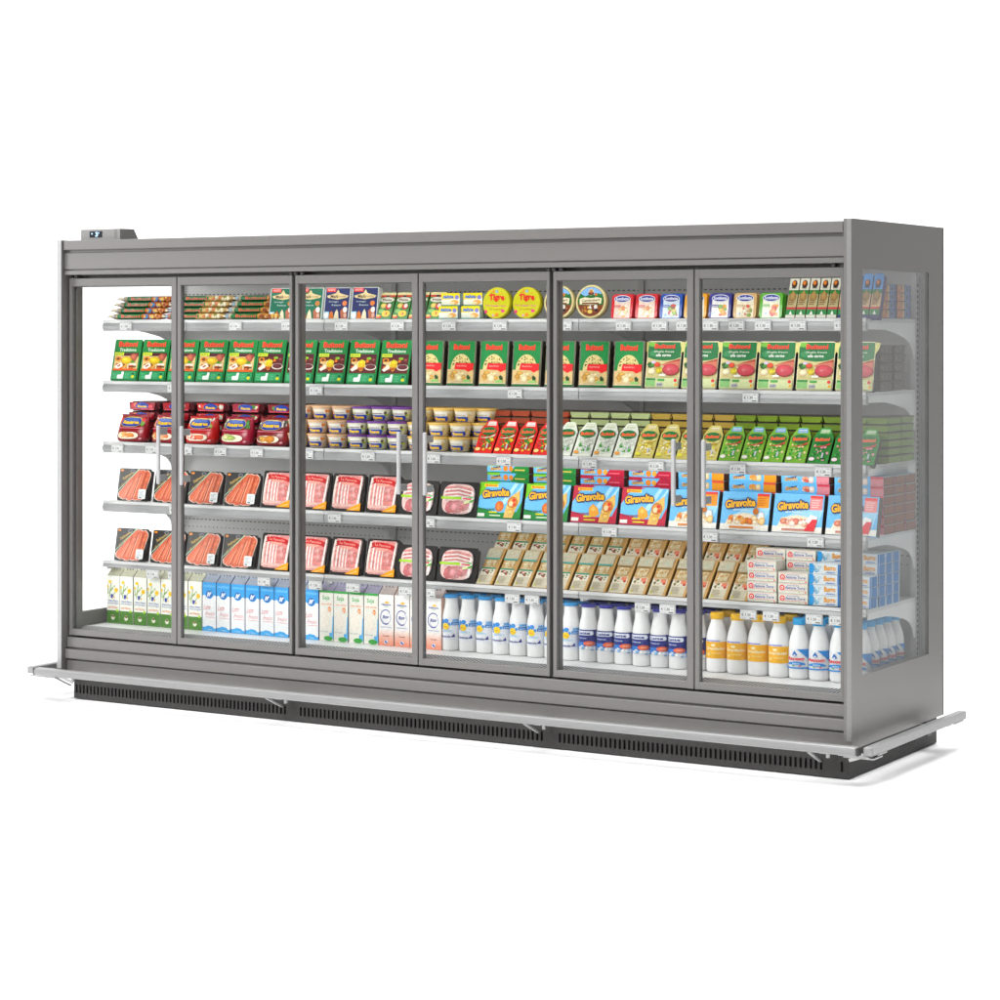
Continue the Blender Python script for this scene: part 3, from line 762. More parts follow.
# ---- SECOND SHELF ---------------------------------------------------------
def art_meal(kind):
    def f(a):
        a.text('Buitoni', 0.165, 0.815, 0.85, 0.945, '#6a1410', 0.04); a.text('Buitoni', 0.15, 0.825, 0.84, 0.955, '#ea4c30', 0.03)
        a.text('Tradizione', 0.2, 0.715, 0.82, 0.79, '#e4f0e0', 0.02)
        bg = '#e4c48c' if kind == 0 else '#5a1c1c'
        a.rect(0.06, 0.25, 0.94, 0.68, bg); a.rect(0.3, 0.6, 0.94, 0.68, '#4a1020')
        if kind == 0:
            a.blobs(0.62, 0.45, 0.94, 0.68, ['#b8644c', '#cc8468', '#8c3c30'], 7, 0.07, 0.13, 3)
            a.ell(0.2, 0.53, 0.12, 0.06, '#d88a30'); a.ell(0.2, 0.53, 0.06, 0.03, '#5a3418')
            a.blobs(0.06, 0.27, 0.94, 0.42, ['#c46a28', '#e8b050', '#6a2414', '#f0dcb0', '#d8882c'], 16, 0.05, 0.1, 5)
            a.ball(0.52, 0.49, 0.21, 0.09, '#e8c414'); a.ell(0.46, 0.52, 0.1, 0.03, '#f6e04c')
            a.poly([(0.1, 0.35), (0.34, 0.45), (0.42, 0.36), (0.2, 0.27)], '#f4ece0'); a.poly([(0.2, 0.36), (0.3, 0.4), (0.33, 0.37), (0.22, 0.33)], '#9c4a1c')
            a.rect(0.64, 0.38, 0.9, 0.42, '#f4ece0'); a.rect(0.64, 0.33, 0.9, 0.355, '#4a1410'); a.ell(0.76, 0.46, 0.08, 0.025, '#4c9030'); a.rect(0.06, 0.25, 0.94, 0.29, '#dc5a18')
        else:
            a.blobs(0.06, 0.28, 0.6, 0.6, ['#e8a838', '#d87820', '#f2d8a0', '#b85818'], 16, 0.06, 0.11, 6)
            a.blobs(0.3, 0.36, 0.66, 0.56, ['#f0d428', '#e4bc14', '#f4e468'], 8, 0.07, 0.12, 7); a.poly([(0.1, 0.33), (0.3, 0.43), (0.36, 0.36), (0.18, 0.28)], '#f4ece0')
            a.ell(0.2, 0.54, 0.11, 0.05, '#d88a30'); a.ell(0.2, 0.54, 0.06, 0.03, '#5a3418')
            a.ell(0.78, 0.38, 0.2, 0.07, '#e8d8d0'); a.ball(0.78, 0.39, 0.17, 0.055, '#541820', 14, 0, 1.6, 0.7); a.ell(0.7, 0.58, 0.08, 0.03, '#8cb830'); a.ell(0.66, 0.52, 0.05, 0.03, '#e87820'); a.ell(0.86, 0.55, 0.06, 0.025, '#8c4848')
        a.rect(0.06, 0.61, 0.4, 0.685, '#d4e04c'); a.text('NUOVO', 0.1, 0.628, 0.36, 0.668, '#5a7a18', 0.02)
        a.rect(0.05, 0.035, 0.95, 0.225, '#2f9560'); a.lines(0.08, 0.06, 0.28, 0.2, 4, '#63b586', 2, 0.4); a.lines(0.55, 0.06, 0.76, 0.2, 4, '#63b586', 4, 0.4)
        a.poly([(0.26, 0.05), (0.48, 0.05), (0.5, 0.22), (0.42, 0.22), (0.4, 0.15), (0.26, 0.14)], '#eef4ee'); a.ell(0.84, 0.1, 0.06, 0.035, '#d8d424'); a.ell(0.84, 0.17, 0.05, 0.02, '#1c5030')
    return f
def mealbox(w, kind):
    m = MB('printed_card'); m.prism(rrect(w, 0.192, 0.007), 0, 0.006, '#157a3c', '#12602f')
    art_meal(kind)(Art(m, w, 0.192, o=(-w / 2, 0, 0)))
    m.prism(rrect(w - 0.006, 0.185, 0.006, z0=0.002), 0.0062, 0.045, '#3a1418', '#401a1c')  # dark maroon body: shade between the boxes put into its colour
    return m.build('ready_meal_box')
xa_, wa = cells(109.5, 253.5, 5, YP); xb_, wb = cells(252.5, 408.5, 5, YP)
KA = Kind(mealbox(wa * 0.955, 0), 'ready meal', 'green ready meal boxes with pale food picture on the second shelf'); KB_ = Kind(mealbox(wb * 0.93, 1), 'ready meal', 'green ready meal boxes with dark food picture on the second shelf')
for i, x in enumerate(xa_): KA.put(x, YP, zsh(1), 'green ready meal box with round yellow food picture, %s on second shelf' % ordl(i, 5), rx=-R(12.5), rz=jit(0.012))
for i, x in enumerate(xb_): KB_.put(x, YP, zsh(1), 'green ready meal box with dark maroon food picture, %s on second shelf' % ordl(i, 5), rx=-R(12.5), rz=jit(0.012))

# pasta packs: card front on a clear tray, more lying behind
def art_pasta(a):
    a.rect(0, 0.04, 1, 0.97, '#168040')
    a.text('Buitoni', 0.195, 0.795, 0.81, 0.93, '#6a1410', 0.045); a.text('Buitoni', 0.18, 0.805, 0.8, 0.94, '#e8482c', 0.04)
    a.ell(0.5, 0.36, 0.4, 0.35, '#e4d498', 24, a0=0, a1=180)
    rn = random.Random(3)
    for i in range(26):
        t = R(rn.uniform(15, 165)); q = rn.uniform(0.3, 0.92); a.ell(0.5 + 0.38 * q * math.cos(t), 0.37 + 0.33 * q * math.sin(t), 0.035, 0.014, '#2c2a18' if i % 3 else '#b09848', 6, rot=rn.uniform(0, 3))
    a.rect(0, 0.04, 1, 0.36, '#dcc08c'); a.blobs(0.04, 0.06, 0.8, 0.34, ['#c89848', '#e8d4a4', '#d8ac58', '#f0e0b8'], 14, 0.07, 0.14, 9)
    a.poly([(0.26, 0.36), (0.98, 0.34), (1, 0.5), (0.3, 0.5)], '#d81f26'); a.poly([(0.6, 0.38), (0.8, 0.3), (0.98, 0.36)], '#d81f26'); a.text('RAVIOLI', 0.36, 0.42, 0.72, 0.455, '#f0b0a8', 0.02)
    a.poly([(0.78, 0.13), (0.74, 0.2), (0.8, 0.24), (0.9, 0.18), (0.88, 0.13)], '#2c4c24'); a.ell(0.76, 0.09, 0.16, 0.04, '#9cc878'); a.rect(0, 0.04, 1, 0.065, '#e8d8b8')
def dark_tray(name, w, d, h, cols, seed):
    m = MB('food_under_film'); m.bbox(-w / 2, w / 2, 0, d, 0, h, cols[0], 0.004)
    a = Art(m, d, h, o=(w / 2 + 0.0002, 0, 0), U=(0, 1, 0), N=(1, 0, 0)); a.blobs(0.02, 0.1, 0.98, 0.8, cols[1:], 22, 0.04, 0.09, seed); a.rect(0, 0.86, 1, 0.98, cols[-1])
    a = Art(m, w, h, o=(-w / 2, -0.0002, 0)); a.blobs(0.02, 0.1, 0.98, 0.8, cols[1:], 14, 0.05, 0.1, seed + 1); a.rect(0, 0.86, 1, 0.98, cols[-1])
    return m.build(name)
xs, wc = cells(412.5, 645, 7, YP)
w = wc * 0.80
root = empty('pasta_pack')
m = MB('printed_card'); m.prism(rrect(w, 0.183, 0.003), 0, 0.002, '#168040', '#e8e0c8'); art_pasta(Art(m, w, 0.183, o=(-w / 2, 0, 0))); m.build('card_front', root)
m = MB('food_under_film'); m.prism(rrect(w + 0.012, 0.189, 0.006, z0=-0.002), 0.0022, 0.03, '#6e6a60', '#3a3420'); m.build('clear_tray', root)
K = Kind(root, 'pasta pack', 'pasta packs on the second shelf')
OL = ['#3c3618', '#5c5424', '#2a2412', '#6e6430', '#4a3c1c', '#2c2820']
KT = Kind(dark_tray('pasta_tray', wc * 0.9, 0.14, 0.033, OL, 5), 'pasta tray', 'pasta trays stacked behind the pasta packs')
for i, x in enumerate(xs):
    K.put(x, YP, zsh(1) + 0.002, 'pasta pack with red band and ravioli dome, %s on second shelf' % ordl(i, 7), rx=-R(6), rz=jit(0.01))
    for k in range(5): KT.put(x + 0.004, YP + 0.058, zsh(1) + 0.0335 * k, 'olive pasta tray behind %s pasta pack, %s, second shelf' % ((ORDN[i + 1] if i < 6 else 'rightmost'), lay(k, 5)), rz=jit(0.01))

# ham cannelloni boxes
def art_ham(a):
    a.rect(0.02, 0.02, 0.98, 0.98, '#d8cc94')
    a.ell(0.5, 0.98, 0.62, 0.38, '#e0d890', 26, a0=180, a1=360)
    a.poly([(0.02, 0.98), (0.02, 0.66), (0.2, 0.61), (0.5, 0.585), (0.8, 0.61), (0.98, 0.66), (0.98, 0.98)], '#17703c')
    a.ell(0.14, 0.93, 0.12, 0.05, '#7cb848'); a.ell(0.17, 0.74, 0.1, 0.06, '#3c8c58')
    a.text('Buitoni', 0.215, 0.835, 0.81, 0.935, '#5c1410', 0.04); a.text('Buitoni', 0.2, 0.845, 0.8, 0.945, '#ea4c30', 0.03)
    a.text('Sfoglia fresca', 0.2, 0.75, 0.78, 0.8, '#e4ecd8', 0.01, shear=0.2); a.text('alla carne', 0.26, 0.675, 0.7, 0.735, '#f2f4ec', 0.03, shear=0.2)
    a.blobs(0.03, 0.26, 0.98, 0.5, ['#e0c078', '#f0e4c0', '#d4a850', '#c8b070'], 16, 0.06, 0.12, 12)
    a.blobs(0.02, 0.42, 0.26, 0.56, ['#2c6a24', '#4a8c34', '#1c5018'], 9, 0.05, 0.09, 13); a.ell(0.22, 0.55, 0.07, 0.03, '#d8c8e0'); a.ball(0.33, 0.5, 0.09, 0.05, '#dc4c24'); a.blobs(0.3, 0.3, 0.54, 0.46, ['#d8c428', '#c0a818', '#e8dc60'], 7, 0.05, 0.08, 14)
    a.poly([(0.44, 0.5), (0.98, 0.63), (0.98, 0.4), (0.7, 0.42)], '#c87860'); a.poly([(0.52, 0.53), (0.98, 0.63), (0.98, 0.58)], '#a84038')
    a.ell(0.74, 0.39, 0.25, 0.125, '#7a2c20', 20); a.ball(0.73, 0.405, 0.24, 0.115, '#c0404c', 20, 0, 1.45, 0.75); a.blobs(0.6, 0.34, 0.9, 0.46, ['#cc5c64', '#d07078', '#c44c58'], 7, 0.04, 0.09, 19); a.rect(0.42, 0.26, 0.6, 0.3, '#f0ece4')
    a.rect(0.02, 0.02, 0.98, 0.22, '#d2d8a8'); a.rect(0.04, 0.04, 0.32, 0.2, '#8cbc78'); a.rect(0.04, 0.17, 0.32, 0.21, '#2c7c3c'); a.rect(0.38, 0.15, 0.58, 0.2, '#4c9c48'); a.rect(0.36, 0.04, 0.55, 0.12, '#b8b8b8'); a.text('4,99', 0.38, 0.05, 0.52, 0.1, '#484858'); a.ell(0.9, 0.17, 0.05, 0.035, '#c82c2c'); a.ell(0.92, 0.08, 0.04, 0.03, '#e8b020')
xs, wd = cells(643, 874, 6, YP); w = wd * 0.935
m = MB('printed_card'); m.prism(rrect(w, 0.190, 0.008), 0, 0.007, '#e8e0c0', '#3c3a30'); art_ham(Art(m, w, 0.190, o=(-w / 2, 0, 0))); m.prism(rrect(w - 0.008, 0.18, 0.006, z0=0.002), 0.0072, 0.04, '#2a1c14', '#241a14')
K = Kind(m.build('ready_meal_box'), 'ready meal', 'ham ready meal boxes on the second shelf')
KT2 = Kind(dark_tray('ready_meal_tray', wd * 0.9, 0.12, 0.034, ['#4a4034', '#6a6048', '#34302a', '#78684c', '#5a3c30', '#40382c'], 8), 'ready meal tray', 'ready meal trays behind the end window')
for i, x in enumerate(xs): K.put(x, YP, zsh(1), 'green and cream box with sliced ham picture, %s on second shelf' % ordl(i, 6), rx=-R(11), rz=jit(0.01))
for r_ in range(2):
    for k in range(5): KT2.put(xs[-1] - 0.004, 0.335 + r_ * 0.142, zsh(1) + 0.0345 * k, 'brown ready meal tray behind end window, %s of %s stack, second shelf' % (lay(k, 5), ('front', 'rear')[r_]), rz=jit(0.012))

# ---- THIRD SHELF ----------------------------------------------------------
# red bags of filled pasta with a blue oval badge
def badge(a, cu, cv, ru, rv):
    a.ell(cu, cv, ru * 1.08, rv * 1.1, '#c8b468', 20); a.ell(cu, cv, ru, rv, '#1c3c94', 20); a.ell(cu, cv + rv * 0.45, ru * 0.6, rv * 0.3, '#4c6cb4'); a.text('Rana', cu - ru * 0.72, cv - rv * 0.45, cu + ru * 0.72, cv + rv * 0.3, '#f4c81c', 0.05)
def bag(w, body, deco, plate, seed):
    m = MB('plastic_film'); h = 0.122; rn = random.Random(seed); seg = 22
    prof = [(0, 0.84, 0.026), (0.05, 0.95, 0.034), (0.2, 1.0, 0.037), (0.42, 1.0, 0.036), (0.62, 0.97, 0.030), (0.78, 0.92, 0.020), (0.9, 0.91, 0.010), (1.0, 0.95, 0.003)]
    lean = lambda z: 0.036 + z * 0.20
    def sec(v):
        for (v0, a0, d0), (v1, a1, d1) in zip(prof, prof[1:]):
            if v <= v1 + 1e-9: k = (v - v0) / (v1 - v0); return a0 + (a1 - a0) * k, d0 + (d1 - d0) * k
        return prof[-1][1:]
    def sup(t, hw, hd):
        c, q = math.cos(t), math.sin(t)
        return math.copysign(abs(c) ** 0.62, c) * hw, math.copysign(abs(q) ** 0.75, q) * hd
    vs = []
    for v, a0, d0 in prof:
        for k in range(seg):
            x, y = sup(2 * math.pi * k / seg, w / 2 * a0, d0)
            z = v * h + (rn.uniform(-0.003, 0.003) if v == 1.0 else 0)
            vs.append((x + rn.uniform(-0.0012, 0.0012), y + lean(v * h) + rn.uniform(-0.0012, 0.0012), z))
    n = len(prof); fs = []
    for q in range(n - 1):
        for k in range(seg): fs.append((q * seg + k, q * seg + (k + 1) % seg, (q + 1) * seg + (k + 1) % seg, (q + 1) * seg + k))
    fs.append(tuple(range(seg - 1, -1, -1))); fs.append(tuple((n - 1) * seg + k for k in range(seg)))
    m.mesh(vs, fs, body, True)
    def fn(u, v, d):
        a0, d0 = sec(v); t = math.pi + math.pi * (0.16 + 0.68 * u)
        x, y = sup(t, w / 2 * a0, d0)
        return Vector((x, y + lean(v * h) - d - 0.0022, v * h))
    a = Art(m, w, h, fn=fn, step=0.00012, sub=12)
    a.blobs(0.0, 0.56, 1.0, 0.95, deco, 30, 0.04, 0.10, seed)
    badge(a, 0.48, 0.74, 0.27, 0.17)
    a.rect(0.1, 0.5, 0.85, 0.53, '#d88090'); a.ell(0.46, 0.24, 0.27, 0.13, '#f4e8d4', 20); a.blobs(0.2, 0.16, 0.64, 0.33, plate, 9, 0.06, 0.12, seed + 3)
    a.rect(0.78, 0.1, 0.9, 0.16, '#e0a0a8')
    return m.build('pasta_bag')
def flatbag(w, body, deco, seed):
    m = MB('plastic_film'); h, d = 0.044, 0.15
    st = []
    m.bbox(-w / 2, w / 2, 0, d, 0, h, '#4c1018', 0.012)
    m.prism([(-w / 2 + 0.008, 0.006), (w / 2 - 0.02, 0.006), (w / 2 - 0.014, h - 0.004), (-w / 2 + 0.004, h - 0.004)], -0.006, 0.004, body, '#6c141c')
    a = Art(m, w * 0.9, h, o=(-w / 2 + 0.006, -0.0062, 0)); a.blobs(0.02, 0.3, 0.98, 0.9, deco, 10, 0.05, 0.1, seed); a.ell(0.48, 0.55, 0.25, 0.36, '#1c3c94', 18); a.text('Rana', 0.31, 0.36, 0.66, 0.62, '#f4c81c', 0.05); a.rect(0.05, 0.14, 0.94, 0.26, '#c04858')
    return m.build('pasta_bag')
xs, wr = cells(112, 287, 5, YP); w = wr * 0.86
bags = [('#860c1c', ['#d83024', '#e05038', '#e84860', '#70a038', '#c82838', '#f0c8a0'], ['#e8a050', '#d88838', '#f0d0a0'], 'deep red bag with tomato decoration'),
        ('#96101f', ['#f0e0c8', '#e88878', '#f4d8d0', '#a83c34', '#f0a080'], ['#f0d8a0', '#e8a060', '#d87840'], 'red bag with pink and cream decoration'),
        ('#b01410', ['#f0ece4', '#d82c20', '#e8e8d8', '#88b048', '#d84028'], ['#d84c34', '#f0d8c8', '#e07050'], 'scarlet bag with garlic and tomato decoration'),
        ('#921030', ['#f0e8d0', '#3c7c2c', '#5c9c40', '#e8e4c0', '#2c5c20'], ['#c8d890', '#e8d8a0', '#a8b860'], 'crimson bag with green herb decoration'),
        ('#781018', ['#3a2424', '#f0ece8', '#a82420', '#5c7c3c', '#402c2c'], ['#c88430', '#6a3818', '#e0a850'], 'dark red bag with mushroom decoration')]
for i, x in enumerate(xs):
    b, de, pl, nm = bags[i]
    Kind(bag(w, b, de, pl, 50 + i), 'pasta bag', 'upright red pasta bags on the third shelf').put(x, YP - 0.003, zsh(2), nm + ', standing at front of third shelf', rz=jit(0.03))
    K = Kind(flatbag(w, b, de, 60 + i), 'pasta bag', 'red pasta bags stacked behind the upright ones')
    for k in range(4): K.put(x + 0.004, YP + 0.09 + 0.004 * k, zsh(2) + 0.0455 * k, 'flat %s, %s of stack behind upright bag' % (nm.replace(' decoration', ' print'), lay(k, 4)), rz=jit(0.02))

# tubs, three high
def tub(lid, body, deco, seed, w):
    root = empty('tub'); r0, r1, h = w * 0.365, w * 0.475, 0.0545
    m = MB('moulded_plastic'); m.lathe([(r0 * 0.9, 0), (r0, 0.004), (r1 * 0.97, h - 0.006), (r1 * 0.97, h)], 28, body)
    def fn(u, v, d):
        z = 0.004 + v * (h - 0.012); r = r0 + (r1 * 0.97 - r0) * (z - 0.004) / (h - 0.010) + d + 0.0002; t = R(-90 + (u - 0.5) * 170)
        return Vector((r * math.cos(t), r * math.sin(t), z))
    a = Art(m, w * 1.35, h - 0.012, fn=fn, step=0.00022, sub=14)
    a.rect(0.12, 0.42, 0.88, 0.95, '#ece8e0'); a.blobs(0.1, 0.35, 0.3, 0.9, deco, 7, 0.04, 0.08, seed); a.blobs(0.72, 0.4, 0.9, 0.95, deco, 5, 0.03, 0.06, seed + 1); a.rect(0.32, 0.62, 0.68, 0.68, deco[-1])
    a.rect(0.27, 0.03, 0.73, 0.50, '#1c3c94'); a.ell(0.27, 0.265, 0.05, 0.235, '#1c3c94', 10); a.ell(0.73, 0.265, 0.05, 0.235, '#1c3c94', 10); a.text('Rana', 0.31, 0.10, 0.69, 0.42, '#f4c81c', 0.05)
    m.build('cup', root)
    m = MB('moulded_plastic'); m.lathe([(r1, h - 0.004), (r1 * 1.03, h - 0.003), (r1 * 1.03, h + 0.0035), (r1 * 0.98, h + 0.005)], 28, lid); m.build('lid', root)
    return root
xs, wt = cells(286.5, 489.5, 10, YP + 0.03)
kinds = [(3, '#d8b490', '#dcc8b0', ['#e07c28', '#d85c20', '#e89c48', '#b8a888'], 'peach lidded'), (3, '#6c3c88', '#dcdcc4', ['#c8d048', '#88a838', '#e0e490', '#5c4c54'], 'purple lidded'), (4, '#e0bc6c', '#e6d8b0', ['#e8d090', '#f0e0a8', '#d8b050', '#c0b890'], 'golden lidded')]
i = 0
for n, lid, body, deco, nm in kinds:
    K = Kind(tub(lid, body, deco, 70 + i, wt * 0.96), 'tub', '%s tubs on the third shelf' % nm)
    for q in range(n):
        x = xs[i]
        for k in range(3):
            dx = (0.006 if k == 2 else 0.0); dy = 0.028 if k == 2 else 0.0
            if i == 9: x = Xat(480, YP + 0.09); dy += 0.055
            K.put(x + dx + jit(0.002), YP + wt * 0.5 + dy, zsh(2) + 0.0595 * k, '%s tub, %s of %s front column on third shelf' % (nm, lay(k, 3), ordl(q, n).split(' of ')[0]), rz=R(6) + jit(0.12))
            if i < 9: K.put(x + jit(0.002), YP + wt * 1.62 + dy, zsh(2) + 0.0595 * k, '%s tub in second row, %s of %s column on third shelf' % (nm, lay(k, 3), ordl(q, n).split(' of ')[0]), rz=jit(0.1))
        i += 1

# wedge packs leaning back with trays of the same behind
def art_wedge(base, top, low, veg, band):
    def f(a):
        a.poly([(0.26, 0.84), (0.30, 0.965), (0.74, 0.965), (0.78, 0.84)], top)
        for q in range(2): a.rect(0.32, 0.865 + q * 0.045, 0.72, 0.885 + q * 0.045, '#e8e0d8' if q else '#c8c0b8')
        a.blobs(0.05, 0.06, 0.96, 0.52, veg, 30, 0.05, 0.11, len(veg) * 7); a.blobs(0.1, 0.2, 0.95, 0.52, veg[2:] + [veg[0]], 16, 0.04, 0.08, 5)
        a.poly([(0.1, 0.44), (0.9, 0.5), (0.95, 0.57), (0.5, 0.44)], band)
        a.ell(0.5, 0.655, 0.43, 0.125, '#166a34', 22); a.text('Buitoni', 0.15, 0.605, 0.85, 0.71, '#f0603c', 0.04, rot=0.06)
        a.rect(0.64, 0.14, 0.72, 0.28, '#c4c4d0'); a.ell(0.2, 0.1, 0.14, 0.05, low)
    return f
xs, ww = cells(472.5, 874.5, 19, YP)
vars_ = [(4, '#d4261c', '#e8d8d4', '#f0d890', ['#b81c24', '#c83038', '#2c8c34', '#3ca040', '#a01820', '#e0c040'], '#f0e8d8', '#a0482c', 'red'),
         (4, '#e6e9dd', '#ccd6b8', '#d89848', ['#dcdcd4', '#3c8c34', '#c4ccbc', '#e8e8e4', '#58a048', '#d8dcd0'], '#e8e8e0', '#b8c490', 'white'),
         (4, '#c8bc70', '#c4b878', '#d8d048', ['#e8dc60', '#f0e8b0', '#d0b040', '#c0a030', '#f4ecc8'], '#e8e0a8', '#b89c4c', 'pale yellow'),
         (4, '#7cac3c', '#5c9cd4', '#e8e4dc', ['#3c9c3c', '#58b048', '#2c8030', '#f0d8a0', '#88c060'], '#c8283c', '#7c9430', 'light green'),
         (3, '#2c8034', '#8cb880', '#f0d8e0', ['#2c7c30', '#1c6428', '#489848', '#e8a0b0', '#2c8838'], '#c8283c', '#748c38', 'deep green')]
pl_ = [('in front of the %s wedge pack' % v[-1]) for v in vars_]
i = 0
for vi, (n, base, top, low, veg, band, trayc, nm) in enumerate(vars_):
    W = ww * 0.90; H = 0.158
    m = MB('printed_card')
    ol = [(-W / 2, 0), (W / 2, 0), (W / 2, H * 0.72), (W * 0.27, H * 0.97), (W * 0.2, H), (-W * 0.2, H), (-W * 0.27, H * 0.97), (-W / 2, H * 0.72)]
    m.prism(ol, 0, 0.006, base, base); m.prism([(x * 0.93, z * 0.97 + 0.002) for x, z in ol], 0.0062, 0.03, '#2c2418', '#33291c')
    art_wedge(base, top, low, veg, band)(Art(m, W, H, o=(-W / 2, 0, 0)))
    K = Kind(m.build('wedge_pack'), 'sauce pack', '%s wedge packs on the third shelf' % nm)
    m = MB('moulded_plastic'); tw = ww * 0.97; th = 0.0275; td = 0.13
    fr_ = [(-tw / 2 + 0.008, 0.001), (tw / 2 - 0.008, 0.001), (tw / 2 - 0.001, th - 0.004), (-tw / 2 + 0.001, th - 0.004)]
    m.prism(fr_, 0, td, trayc, trayc)
    m.box(-tw / 2, tw / 2, -0.001, td + 0.001, th - 0.004, th - 0.0005, '#4c4434')
    m.prism_x([(0.006, 0.002), (td - 0.008, 0.002), (td, th - 0.004), (0, th - 0.004)][::1], tw / 2 - 0.0042, tw / 2 - 0.0012, trayc)
    K2 = Kind(m.build('sauce_tray'), 'sauce tray', '%s sauce trays behind the wedge packs' % nm)
    for q in range(n):
        x = xs[i]
        K.put(x, YP, zsh(2), '%s wedge shaped sauce pack leaning back, %s on third shelf' % (nm, ordl(q, n)), rx=-R(34), rz=0)
        deep = 2 if i == 18 else 1
        for r_ in range(deep):
            for k in range(6): K2.put(x + (0.012 if i < 18 else 0.004), YP + 0.135 + r_ * 0.135, zsh(2) + 0.0295 * k, '%s sauce tray behind %s wedge, %s%s, third shelf' % (nm, ordl(q, n).split(' of ')[0], lay(k, 6), (' of rear stack' if r_ else '')), rz=jit(0.008))
        i += 1

# ---- FOURTH AND FIFTH SHELF: chilled meat ----------------------------------
def blk_tray(root, w, h, d=0.03):
    m = MB('moulded_plastic'); m.prism(rrect(w, h, 0.008), 0, 0.004, '#1e1b1a', '#3a3634'); m.prism(rrect(w - 0.012, h - 0.01, 0.008, z0=0.004), 0.0042, d, '#2a2624', '#4a4542'); m.build('tray', root)
def salmon(w, h):
    root = empty('salmon_pack'); blk_tray(root, w, h)
    m = MB('food_under_film'); a = Art(m, w, h, o=(-w / 2, -0.0004, 0), step=0.00005)
    rn = random.Random(4)
    edge = [(0.045, 0.24), (0.06, 0.13), (0.14, 0.08), (0.21, 0.05), (0.29, 0.075), (0.33, 0.03), (0.42, 0.015), (0.5, 0.06), (0.57, 0.03), (0.66, 0.05), (0.74, 0.03), (0.83, 0.1), (0.88, 0.3), (0.93, 0.55), (0.985, 0.78), (0.97, 0.87), (0.88, 0.955), (0.80, 0.93), (0.74, 0.965), (0.66, 0.95), (0.6, 0.97), (0.35, 0.66)]
    a.fan((0.55, 0.45), [((u - 0.52) * 1.05 + 0.52, (v - 0.5) * 1.04 + 0.5) for u, v in edge], '#e4d0c4', 1, 1)
    a.fan((0.55, 0.45), edge, '#c8603c', 1.15, 0.95)
    for q in range(4):                                              # overlapping slices with pale fat lines
        x0, x1 = 0.10 + q * 0.20, 0.36 + q * 0.175
        top = min(0.92, 0.34 + 1.05 * (x1 - 0.1)); bot = 0.07 + 0.02 * (q % 2)
        if q: a.poly([(x0 - 0.03, bot), (x0 - 0.012, bot), (x1 - 0.02, top - 0.03), (x1 - 0.045, top - 0.03)], '#8c2c14')
        for k in range(4):
            t = k / 4 + 0.1; u0 = x0 + t * 0.18; u1 = x1 + t * 0.17 - 0.03; tv = min(0.9, 0.30 + 1.05 * (u1 - 0.12)) - rn.uniform(0.02, 0.10); m0 = (u0 + u1) / 2 - 0.012
            mv = (bot + tv) / 2; c = ['#e8a080', '#dc8058', '#f0b8a0', '#d87048'][(k + q) % 4]; wd_ = rn.uniform(0.010, 0.022)
            a.poly([(u0, bot + 0.03), (u0 + wd_, bot + 0.03), (m0 + wd_, mv), (m0, mv)], c); a.poly([(m0, mv), (m0 + wd_, mv), (u1 + wd_, tv), (u1, tv)], c)
    a.poly([(0, 0.985), (0.0, 0.28), (0.035, 0.28), (0.62, 0.985)], '#181716'); a.poly([(0.0, 0.27), (0.0, 0.3), (0.6, 0.99), (0.64, 0.99)], '#b8d4b8')
    a.text('Salmone', 0.1, 0.74, 0.48, 0.83, '#c8a858', 0.02, rot=0.55); a.text('affumicato', 0.04, 0.56, 0.42, 0.63, '#a88c48', 0.01, rot=0.75); a.ell(0.08, 0.93, 0.05, 0.035, '#e8901c')
    a.ell(0.42, 0.92, 0.07, 0.05, '#8c9098', 8); a.ell(0.42, 0.92, 0.05, 0.035, '#20242c', 8)
    m.build('salmon_slices', root)
    m = MB('printed_card'); m.prism(rrect(w * 0.23, h * 0.3, 0.006, x0=w * 0.20, z0=h * 0.07), -0.0085, -0.006, '#e8eaea', '#d0d4d4')
    a = Art(m, w * 0.23, h * 0.3, o=(w * 0.20, -0.0086, h * 0.07)); a.lines(0.15, 0.25, 0.85, 0.85, 5, '#9aa0a4', 2, 0.35); a.rect(0.15, 0.1, 0.5, 0.2, '#5c6064'); m.build('price_label', root)
    return root
